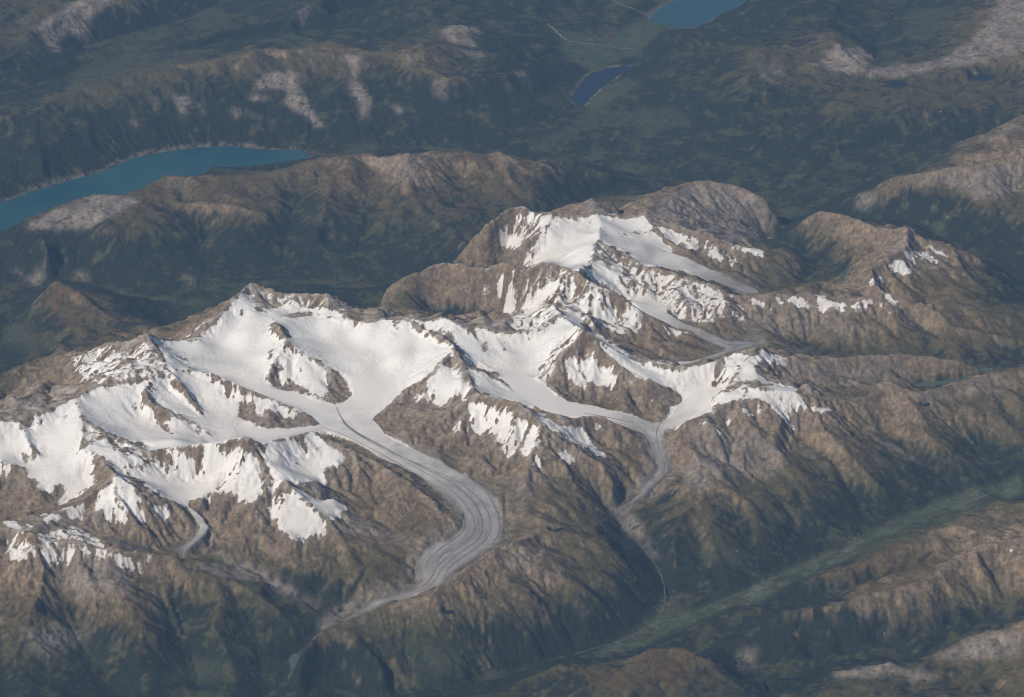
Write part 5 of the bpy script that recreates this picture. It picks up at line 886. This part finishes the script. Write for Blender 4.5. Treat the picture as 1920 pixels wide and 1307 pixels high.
BARE = {'snow': SNOW, 'rock': ROCK, 'forest': FOREST, 'green': GREEN, 'pale': PALE, 'debris': DEBRIS, 'gully': np.clip(-.55 * TRACK - .35 * RIB - .15, 0, 1) * smooth(.25, .55, SLOPE) * (.45 + .55 * smooth(1900, 2700, H)), 'dust': smooth(2850, 3400, H + 100 * N1) * np.clip(.35 - .5 * RIB - .3 * TRACK, 0, 1) * smooth(1.3, .8, SLOPE), 'ridge': np.clip(.5 * TRACK + .35 * RIB - .2, 0, 1) * smooth(.3, .6, SLOPE), 'firn': FIRN, 'brown': blur(LAY['brown'], 4) * smooth(-1.2, .8, N2 + .4 * N4), 'field': FIELD * smooth(1700, 1450, H), 'low': smooth(2550, 1750, H + 150 * N3 + 60 * N4)}

# ------------------------------------------------------------------ materials
def new_mat(name):
    m = bpy.data.materials.new(name); m.use_nodes = True
    return m, m.node_tree.nodes, m.node_tree.links, m.node_tree.nodes["Principled BSDF"]
class Tree:
    def __init__(s, name):
        s.m, s.n, s.l, s.b = new_mat(name)
        s.pos = s.n.new("ShaderNodeNewGeometry").outputs["Position"]
    def noise(s, metres, detail=6, rough=.6, lo=.35, hi=.65, squeeze=None):
        t = s.n.new("ShaderNodeTexNoise"); t.inputs["Scale"].default_value = 1.0 / metres
        t.inputs["Detail"].default_value = detail; t.inputs["Roughness"].default_value = rough
        s.l.new(s.pos, t.inputs["Vector"])
        r = s.n.new("ShaderNodeMapRange"); r.inputs[1].default_value = lo; r.inputs[2].default_value = hi
        s.l.new(t.outputs["Fac"], r.inputs[0]); return r.outputs[0]
    def attr(s, name):
        a = s.n.new("ShaderNodeAttribute"); a.attribute_name = name; return a.outputs["Fac"]
    def math(s, op, a, b):
        k = s.n.new("ShaderNodeMath"); k.operation = op; k.use_clamp = True
        for i, x in enumerate((a, b)):
            if isinstance(x, (int, float)): k.inputs[i].default_value = x
            else: s.l.new(x, k.inputs[i])
        return k.outputs[0]
    def mix(s, fac, a, b):
        k = s.n.new("ShaderNodeMix"); k.data_type = 'RGBA'
        if isinstance(fac, (int, float)): k.inputs[0].default_value = fac
        else: s.l.new(fac, k.inputs[0])
        for i, x in ((6, a), (7, b)):
            if isinstance(x, tuple): k.inputs[i].default_value = x + (1,)
            else: s.l.new(x, k.inputs[i])
        return k.outputs[2]
    def bump(s, height, dist, strength=1.0):
        k = s.n.new("ShaderNodeBump"); k.inputs["Distance"].default_value = dist; k.inputs["Strength"].default_value = strength
        s.l.new(height, k.inputs["Height"]); s.l.new(k.outputs[0], s.b.inputs["Normal"])
    def done(s, col, rough):
        s.l.new(col, s.b.inputs["Base Color"]); s.b.inputs["Roughness"].default_value = rough
        s.b.inputs["Specular IOR Level"].default_value = .15; return s.m
def ground_material():
    t = Tree("mountain_ground")
    big, mid, fine, grit = t.noise(2600, 5), t.noise(420, 7), t.noise(150, 5, .7, .4, .6), t.noise(70, 3, .7)
    soil = t.mix(big, (.180, .125, .060), (.118, .098, .037)); soil = t.mix(t.math('MULTIPLY', mid, .5), soil, (.20, .152, .088))
    soil = t.mix(t.math('MULTIPLY', fine, .6), soil, (.066, .054, .024))
    soil = t.mix(t.math('MULTIPLY', t.attr('low'), .85), soil, t.mix(fine, (.098, .088, .033), (.050, .048, .020)))
    soil = t.mix(t.attr('brown'), soil, t.mix(fine, (.150, .094, .042), (.080, .052, .024)))
    rock = t.mix(mid, (.41, .30, .188), (.24, .174, .110)); rock = t.mix(t.math('MULTIPLY', fine, .62), rock, (.060, .047, .038))
    col = t.mix(t.attr('rock'), soil, rock)
    col = t.mix(t.math('MULTIPLY', t.attr('gully'), .7), col, t.mix(mid, (.33, .26, .19), (.12, .10, .07)))
    col = t.mix(t.math('MULTIPLY', t.attr('ridge'), .5), col, t.mix(mid, (.105, .080, .054), (.060, .050, .032)))
    wood = t.mix(fine, (.010, .018, .015), (.025, .032, .017)); wood = t.mix(t.math('MULTIPLY', grit, .4), wood, (.007, .011, .010))
    lush = t.mix(mid, (.042, .068, .031), (.075, .074, .037)); lush = t.mix(t.math('MULTIPLY', fine, .6), lush, (.028, .044, .024))
    field = t.mix(t.noise(260, 3, .6, .42, .58), (.056, .104, .050), (.110, .122, .072)); lush = t.mix(t.attr('field'), lush, field); col = t.mix(t.attr('green'), col, lush)
    col = t.mix(t.attr('forest'), col, wood)
    bare = t.mix(mid, (.40, .33, .27), (.25, .21, .18)); bare = t.mix(t.math('MULTIPLY', fine, .65), bare, (.12, .10, .09)); col = t.mix(t.attr('pale'), col, bare)
    rubble = t.mix(mid, (.17, .155, .148), (.10, .092, .09)); col = t.mix(t.attr('debris'), col, rubble)
    col = t.mix(t.math('MULTIPLY', grit, .28), col, (.03, .026, .02))
    edge = t.n.new("ShaderNodeMath"); edge.operation = 'MULTIPLY_ADD'; t.l.new(t.noise(130, 6, .8, .3, .7), edge.inputs[0]); edge.inputs[1].default_value = .95
    shift = t.n.new("ShaderNodeMath"); shift.operation = 'ADD'; t.l.new(t.attr('snow'), shift.inputs[0]); shift.inputs[1].default_value = -.475; t.l.new(shift.outputs[0], edge.inputs[2])
    cut = t.n.new("ShaderNodeMapRange"); cut.inputs[1].default_value = .38; cut.inputs[2].default_value = .60; t.l.new(edge.outputs[0], cut.inputs[0])
    snow = t.mix(t.math('MULTIPLY', t.noise(900, 6), .45), (.87, .85, .835), (.77, .72, .675)); snow = t.mix(t.math('MULTIPLY', t.attr('firn'), .62), snow, t.mix(mid, (.74, .70, .68), (.62, .57, .535)))
    col = t.mix(t.math('MULTIPLY', t.attr('dust'), .55), col, (.60, .56, .53))
    col = t.mix(cut.outputs[0], col, snow)
    t.bump(t.noise(130, 6, .7, 0, 1), 60.0, .6)
    return t.done(col, .92)
def ice_material():
    t = Tree("glacier_ice")
    ice = t.mix(t.noise(500, 6), (.40, .372, .362), (.30, .275, .265))
    ice = t.mix(t.math('MULTIPLY', t.noise(80, 4, .7), .4), ice, (.17, .155, .15))
    ice = t.mix(t.attr('streak'), ice, (.115, .104, .10)); ice = t.mix(t.attr('fresh'), ice, (.78, .745, .725))
    t.bump(t.noise(120, 5, .65, 0, 1), 14.0, .5)
    return t.done(ice, .8)
def rubble_material():
    t = Tree("moraine_rubble")
    return t.done(t.mix(t.noise(160, 5), (.265, .245, .235), (.175, .16, .153)), .95)
def water_material(name, a, b):
    t = Tree(name); m = t.done(t.mix(t.noise(2600, 4), a, b), .3)
    t.b.inputs["Specular IOR Level"].default_value = .5; return m
GROUND, ICE_MAT, RUBBLE = ground_material(), ice_material(), rubble_material()

# ------------------------------------------------------------------ one sheet, finer where the mountains stand, cut into ranges and glaciers
def grow(a, b, n, k):
    t = np.arange(1, n + 1) / n; return a + (b - a) * (t + (t ** k - t) * .9)
us = np.linspace(-1.13, 1.13, 960); us = np.concatenate([-grow(1.13, 4, 26, 2.5)[::-1], us, grow(1.13, 4, 26, 2.5)])
vs = np.linspace(-20500, 36500, 1200); vs = np.concatenate([grow(-20500, -94000, 30, 2.5)[::-1], vs, grow(36500, 112000, 30, 2.5)])
U, VY = np.meshgrid(us, vs); VX = U * np.maximum(14000 + (VY + 19000) * .155, 9000)
def sample(a, x, y):
    fx = np.clip((x - X0) / FINE, 0, nx - 1.001); fy = np.clip((y - Y0) / FINE, 0, ny - 1.001)
    i = fy.astype(int); j = fx.astype(int); fx = fx - j; fy = fy - i
    return (a[i, j] * (1 - fx) + a[i, j + 1] * fx) * (1 - fy) + (a[i + 1, j] * (1 - fx) + a[i + 1, j + 1] * fx) * fy
out = np.clip(np.maximum(np.maximum(X0 - VX, VX - X1), np.maximum(Y0 - VY, VY - Y1)) / 5000, 0, 1)
tile = fft_noise(512, 512, 400, 900, 30000, 2.6, 21)
hills = 1150 + 420 * tile[(VY / 400).astype(int) % 512, (VX / 400).astype(int) % 512]
VZ = sample(H, VX, VY) * (1 - out) + hills * out
nr, nc = VX.shape; idx = np.arange(nr * nc).reshape(nr, nc)
quads = np.stack([idx[:-1, :-1], idx[:-1, 1:], idx[1:, 1:], idx[1:, :-1]], -1).reshape(-1, 4)
CO = np.stack([VX, VY, VZ], -1).reshape(-1, 3)
e1 = CO[quads[:, 2]] - CO[quads[:, 0]]; e2 = CO[quads[:, 3]] - CO[quads[:, 1]]; fn = np.cross(e1, e2)
NRM = np.zeros_like(CO)
for k in range(4):
    for c in range(3): NRM[:, c] += np.bincount(quads[:, k], fn[:, c], len(CO))
NRM /= np.linalg.norm(NRM, axis=1, keepdims=True)
PX, PY = CO[:, 0], CO[:, 1]
ATT = {k: sample(a, PX, PY).astype(np.float32) for k, a in BARE.items()}
fc = CO[quads].mean(1)
def sheet(name, faces, mat, attrs, label):
    """one mesh from a set of faces of the sheet; normals come from the whole sheet so that no seam shows"""
    used, inv = np.unique(quads[faces], return_inverse=True); q = inv.reshape(-1, 4)
    me = bpy.data.meshes.new(name)
    me.vertices.add(len(used)); me.vertices.foreach_set("co", CO[used].astype(np.float32).ravel())
    me.loops.add(q.size); me.loops.foreach_set("vertex_index", q.astype(np.int32).ravel())
    me.polygons.add(len(q)); me.polygons.foreach_set("loop_start", np.arange(len(q), dtype=np.int32) * 4)
    me.polygons.foreach_set("use_smooth", np.ones(len(q), bool))
    for k, a in attrs.items():
        at = me.attributes.new(k, 'FLOAT', 'POINT'); at.data.foreach_set("value", np.ascontiguousarray(a[used], dtype=np.float32))
    me.update()
    me.normals_split_custom_set_from_vertices(NRM[used].astype(np.float32))
    me.materials.append(mat)
    o = bpy.data.objects.new(name, me); scene.collection.objects.link(o); o["label"] = label
    return o
# nearest crest decides the range a piece of ground belongs to
tags = list(CRESTS); pts = []; own = []
for i, tname in enumerate(tags):
    for pl in CRESTS[tname]:
        p = np.asarray(pl, float)
        for a, b in zip(p[:-1], p[1:]):
            n = max(1, int(np.hypot(*(b - a)[:2]) / 400)); q = a + (b - a) * (np.arange(n) / n)[:, None]
            pts.append(q[:, :2]); own += [i] * n
pts = np.concatenate(pts); own = np.array(own)
rx, ry = grid_xy(400.0); rr = np.zeros(rx.size, int); rxy = np.stack([rx.ravel(), ry.ravel()], 1)
for s in range(0, len(rr), 8000):
    d = ((rxy[s:s + 8000, None, :] - pts[None]) ** 2).sum(2); rr[s:s + 8000] = own[d.argmin(1)]
rr = rr.reshape(rx.shape)
fi = np.clip(np.round((fc[:, 1] - Y0) / 400), 0, rr.shape[0] - 1).astype(int); fj = np.clip(np.round((fc[:, 0] - X0) / 400), 0, rr.shape[1] - 1).astype(int)
region = rr[fi, fj]
region[(fc[:, 0] < X0) | (fc[:, 0] > X1) | (fc[:, 1] < Y0) | (fc[:, 1] > Y1)] = -1
gnames = list(GLACIERS)
def pip(poly, x, y):
    p = np.asarray(poly, float); r = np.zeros(len(x), bool)
    box = np.flatnonzero((x > p[:, 0].min()) & (x < p[:, 0].max()) & (y > p[:, 1].min()) & (y < p[:, 1].max()))
    xs, ys = x[box], y[box]; q = np.zeros(len(box), bool)
    for a, b in zip(p, np.roll(p, -1, 0)):
        if a[1] != b[1]: q ^= ((a[1] > ys) != (b[1] > ys)) & (xs < (b[0] - a[0]) * (ys - a[1]) / (b[1] - a[1]) + a[0])
    r[box] = q; return r
for i, gname in enumerate(gnames): region[pip(GLACIERS[gname]['outline'], fc[:, 0], fc[:, 1])] = 100 + i
RANGES = {
 'massif': ('mountain_range', 'snow covered central massif with long glaciers and brown lower flanks'),
 'schreck': ('mountain_range', 'jagged dark ridge streaked with snow behind the central massif'),
 'gauli': ('mountain_range', 'rocky crest with small snow patches running to the right edge'),
 'wetter': ('mountain_range', 'white snow plateau with pointed summit at the back of the massif'),
 'engel': ('mountain_range', 'bare grey rounded rock mountain behind the snow plateau'),
 'ritzli': ('mountain_range', 'brown ribbed mountain rising from the dark valley on the right'),
 'east': ('mountain_range', 'pale crested mountain wall at the right edge above the blue valley'),
 'schwarz': ('mountain_range', 'long brown ridge in front of the turquoise lake'),
 'mann': ('hill', 'smooth brown hill standing in the dark valley on the left'),
 'rothorn': ('mountain_range', 'hazy ridge with pale rock scars behind the turquoise lake'),
 'north': ('hill', 'hazy green and dark hills along the top edge on the left'),
 'melch': ('hill', 'hazy plateau with two dark lakes in the upper right'),
 'goms': ('mountain_range', 'brown mountain ridge beyond the green valley at the lower right'),
 'binn': ('hill', 'pale rocky hill in the lower right corner'),
 'breit': ('hill', 'brown hilltop cut off by the bottom edge'),
 'egg': ('mountain_range', 'grassy ridge with dark forest between the glacier and the green valley')}
for i, tname in enumerate(tags):
    f = np.flatnonzero(region == i)
    if len(f): sheet(RANGES[tname][0], f, GROUND, ATT, RANGES[tname][1])["kind"] = "structure"
sheet("terrain", np.flatnonzero(region == -1), GROUND, ATT, "rolling lowland around the mountains")["kind"] = "structure"
GLABEL = {'main': 'long grey glacier with dark stripes curving down the centre in an S',
 'fiesch': 'narrower glacier right of centre bending down into a dark gorge',
 'west': 'short hooked glacier tongue among the snow patches on the lower left',
 'east': 'smooth forked glacier flowing right behind the central massif',
 'gauli': 'pale glacier tongue below the snow plateau at the back right'}
def tube_dist(pl, x, y):
    p = np.asarray(pl, float); d = np.full(len(x), 1e9)
    for a, b in zip(p[:-1, :2], p[1:, :2]):
        ab = b - a; t = np.clip(((x - a[0]) * ab[0] + (y - a[1]) * ab[1]) / (ab @ ab), 0, 1)
        d = np.minimum(d, np.hypot(x - a[0] - ab[0] * t, y - a[1] - ab[1] * t))
    return d
def smooth_line(pl, step):
    p = np.asarray(pl, float)
    for _ in range(3):
        q = np.empty((2 * len(p) - 2, p.shape[1])); q[0::2] = .75 * p[:-1] + .25 * p[1:]; q[1::2] = .25 * p[:-1] + .75 * p[1:]
        p = np.concatenate([p[:1], q, p[-1:]])
    L = np.concatenate([[0], np.cumsum(np.hypot(*np.diff(p[:, :2], axis=0).T))]); n = max(3, int(L[-1] / step)); s = np.linspace(0, L[-1], n)
    return np.stack([np.interp(s, L, p[:, k]) for k in range(p.shape[1])], 1)
rs = np.random.RandomState(4)
for i, gname in enumerate(gnames):
    f = np.flatnonzero(region == 100 + i); g = GLACIERS[gname]
    used = np.unique(quads[f]); x, y, z = CO[used].T
    mid = g['mid'][0]; d = tube_dist(mid, x, y); edge = np.full(len(x), 1e9)
    edge = tube_dist(list(g['outline']) + [g['outline'][0]], x, y)
    streak = np.zeros(len(x))
    for k in range(7 if gname in ('main', 'fiesch') else 3):        # flow stripes follow the ice margin
        off = rs.uniform(80, 620); wd = rs.uniform(15, 40); streak += np.exp(-((edge - off) / wd) ** 2) * rs.uniform(.15, .45)
    streak *= smooth(2900, 2550, z)
    streak += .75 * np.exp(-(edge / 75) ** 2) * smooth(2750, 2450, z)
    streak += .5 * (smooth(2180, 1750, z) if gname == 'main' else smooth(2500, 1950, z) if gname == 'fiesch' else 0) * (.6 + .4 * np.clip(sample(N4, x, y), -1, 1))
    fresh = smooth(2350, 2900, z + 40 * sample(N2, x, y))
    A = {'streak': np.zeros(len(CO)), 'fresh': np.zeros(len(CO))}
    A['streak'][used] = np.clip(streak + .16 * smooth(2950, 2550, z) * np.clip(sample(TRACK, x, y), -1, 2.5), 0, .85); A['fresh'][used] = fresh
    snout = Vector([float(q) for q in mid[-1]])
    o = bpy.data.objects.new("glacier", None); scene.collection.objects.link(o); o.location = snout; o.empty_display_size = 500
    o["label"] = GLABEL[gname]; o["category"] = "glacier"; o["group"] = "glaciers flowing from the massif"
    body = sheet("ice_stream", f, ICE_MAT, A, ""); del body["label"]; body.parent = o; body.matrix_parent_inverse = Matrix.Translation(-snout)
    for m_i, pl in enumerate(MORAINES.get(gname, [])):              # medial moraines: low ridges of rubble riding on the ice
        p = smooth_line(pl, 70); tdir = np.gradient(p, axis=0); tdir /= np.linalg.norm(tdir, axis=1, keepdims=True); nrm = np.stack([-tdir[:, 1], tdir[:, 0]], 1)
        n = len(p); s = np.linspace(0, 1, n); w = (30 + 12 * np.sin(s * 13 + m_i) + 9 * rs.randn(n).cumsum() / 8); w = np.clip(w, 14, 62) * np.clip(np.minimum(s, 1 - s) * 9 + .25, 0, 1)
        if gname == 'fiesch': w *= .6
        rows = []
        for c, hgt in ((-1, -6), (-.45, 9), (0, 14), (.45, 9), (1, -6)):
            q = p[:, :2] + nrm * (w * c)[:, None]; rows.append(np.column_stack([q, sample(H, q[:, 0], q[:, 1]) + hgt]))
        vv = np.stack(rows, 1).reshape(-1, 3); r = np.arange(n - 1)[:, None] * 5 + np.arange(4)[None]
        ff = np.stack([r, r + 1, r + 6, r + 5], -1).reshape(-1, 4)
        me = bpy.data.meshes.new("moraine"); me.from_pydata(vv.tolist(), [], ff.tolist()); me.polygons.foreach_set("use_smooth", np.ones(len(ff), bool)); me.materials.append(RUBBLE)
        c = bpy.data.objects.new("moraine", me); scene.collection.objects.link(c); c.parent = o; c.matrix_parent_inverse = Matrix.Translation(-snout)
# ------------------------------------------------------------------ lakes
WATER = {'turquoise': water_material("turquoise_water", (.007, .060, .085), (.018, .086, .102)), 'blue': water_material("blue_water", (.006, .022, .040), (.008, .027, .046)),
 'pale': water_material("pale_blue_water", (.022, .075, .10), (.025, .08, .105)), 'dark': water_material("dark_water", (.008, .014, .02), (.009, .016, .022)), 'milky': water_material("milky_water", (.07, .105, .085), (.08, .115, .095))}
for lk in LAKES:
    lab = lk['label']; kind = 'turquoise' if 'turquoise' in lab else 'blue' if 'deep blue' in lab else 'pale' if 'pale blue' in lab else 'milky' if ('milky' in lab or 'green' in lab) else 'dark'
    p = np.asarray(lk['shore'], float); c = p.mean(0)
    p = smooth_line(np.concatenate([p, p[:1]]), 90 if lk['big'] else 40)[:-1]
    wob = np.convolve(np.tile(rs.randn(len(p)), 3), np.ones(3) / 3, 'same')[len(p):2 * len(p)] * (38 if lk['big'] else 8)
    p = p + (wob[:, None] + 0) * (p - c) / np.maximum(np.linalg.norm(p - c, axis=1, keepdims=True), 1)
    p = p + (p - c) / np.maximum(np.linalg.norm(p - c, axis=1, keepdims=True), 1) * 25
    me = bpy.data.meshes.new("lake"); me.from_pydata([(x, y, lk['z']) for x, y in p], [], [list(range(len(p)))]); me.materials.append(WATER[kind])
    if me.polygons[0].normal.z < 0: me.flip_normals()
    o = bpy.data.objects.new("lake", me); scene.collection.objects.link(o); o["kind"] = "structure"; o["label"] = lab
# ------------------------------------------------------------------ streams, gravel beds, villages
def sheet_height(x, y):
    return sample(H, np.asarray(x, float), np.asarray(y, float))
def plain_material(name, a, b, metres, rough=.9):
    t = Tree(name); return t.done(t.mix(t.noise(metres, 4), a, b), rough)
STREAM_MAT = plain_material("silty_water", (.17, .18, .155), (.11, .125, .11), 300, .5); GRAVEL_MAT = plain_material("gravel", (.36, .32, .28), (.26, .23, .20), 200)
for kind, width, pl, lab in STREAMS:
    p = smooth_line(pl, 60); td = np.gradient(p, axis=0); td /= np.linalg.norm(td, axis=1, keepdims=True); nn = np.stack([-td[:, 1], td[:, 0]], 1)
    n = len(p); s = np.arange(n); p = p + nn * (10 * np.sin(s * .9) + 25 * np.sin(s * .17 + 1))[:, None]; w = .45 * width * (.75 + .35 * np.sin(s * .7 + 2) * np.sin(s * .23))
    L, R = p + nn * w[:, None], p - nn * w[:, None]
    zz = np.maximum(np.maximum(sheet_height(*L.T), sheet_height(*R.T)), sheet_height(*p.T)) + 9
    vv = np.concatenate([np.column_stack([L, zz]), np.column_stack([R, zz])]); k = np.arange(n - 1)
    me = bpy.data.meshes.new(kind); me.from_pydata(vv.tolist(), [], np.stack([k + n, k + n + 1, k + 1, k], 1).tolist()); me.materials.append(STREAM_MAT if kind == 'river' else GRAVEL_MAT)
    o = bpy.data.objects.new(kind, me); scene.collection.objects.link(o); o["kind"] = "structure"; o["label"] = lab
HOUSE_MAT = plain_material("houses", (.27, .23, .20), (.15, .115, .095), 60)
for lab, spine, count, spread in VILLAGES:
    p = smooth_line(spine, 40); vv, ff = [], []
    q = p[rs.randint(0, len(p), count)] + rs.randn(count, 2) * spread * .5; hz0 = sheet_height(q[:, 0], q[:, 1])
    for (x, y), z in zip(q, hz0):
        a, b, hgt = rs.uniform(6, 14), rs.uniform(5, 9), rs.uniform(5, 10); th = rs.uniform(0, np.pi); cs, sn = np.cos(th), np.sin(th); n0 = len(vv)
        for lx, ly, lz in ((-a, -b, -4), (a, -b, -4), (a, b, -4), (-a, b, -4), (-a, -b, hgt), (a, -b, hgt), (a, b, hgt), (-a, b, hgt), (-a, 0, hgt + 6), (a, 0, hgt + 6)):
            vv.append((x + lx * cs - ly * sn, y + lx * sn + ly * cs, z + lz + 3))
        ff += [[n0 + i for i in f] for f in ((0, 1, 5, 4), (2, 3, 7, 6), (1, 2, 6, 9, 5), (3, 0, 4, 8, 7), (4, 5, 9, 8), (6, 7, 8, 9))]
    me = bpy.data.meshes.new("village"); me.from_pydata(vv, [], ff); me.materials.append(HOUSE_MAT)
    o = bpy.data.objects.new("village", me); scene.collection.objects.link(o); o["kind"] = "stuff"; o["label"] = lab
# ------------------------------------------------------------------ haze: one closed box of pale blue air round everything
hz = bpy.data.meshes.new("haze")
vsx = [(x, y, z) for x in (-142000, 142000) for y in (-96000, 114000) for z in (float(CO[:, 2].min()) - 1, 48900.0)]
hz.from_pydata(vsx, [], [(0, 1, 3, 2), (4, 6, 7, 5), (0, 4, 5, 1), (2, 3, 7, 6), (0, 2, 6, 4), (1, 5, 7, 3)])
ho = bpy.data.objects.new("haze", hz); scene.collection.objects.link(ho); ho["kind"] = "stuff"; ho["label"] = "thin blue haze over the whole landscape"
hm = bpy.data.materials.new("haze"); hm.use_nodes = True; hn = hm.node_tree.nodes; hn.remove(hn["Principled BSDF"])
pv = hn.new("ShaderNodeVolumePrincipled"); pv.inputs["Density"].default_value = 2.7e-6; pv.inputs["Color"].default_value = (.25, .425, .73, 1); pv.inputs["Anisotropy"].default_value = 0.0
hm.node_tree.links.new(pv.outputs[0], hn["Material Output"].inputs["Volume"]); hz.materials.append(hm)
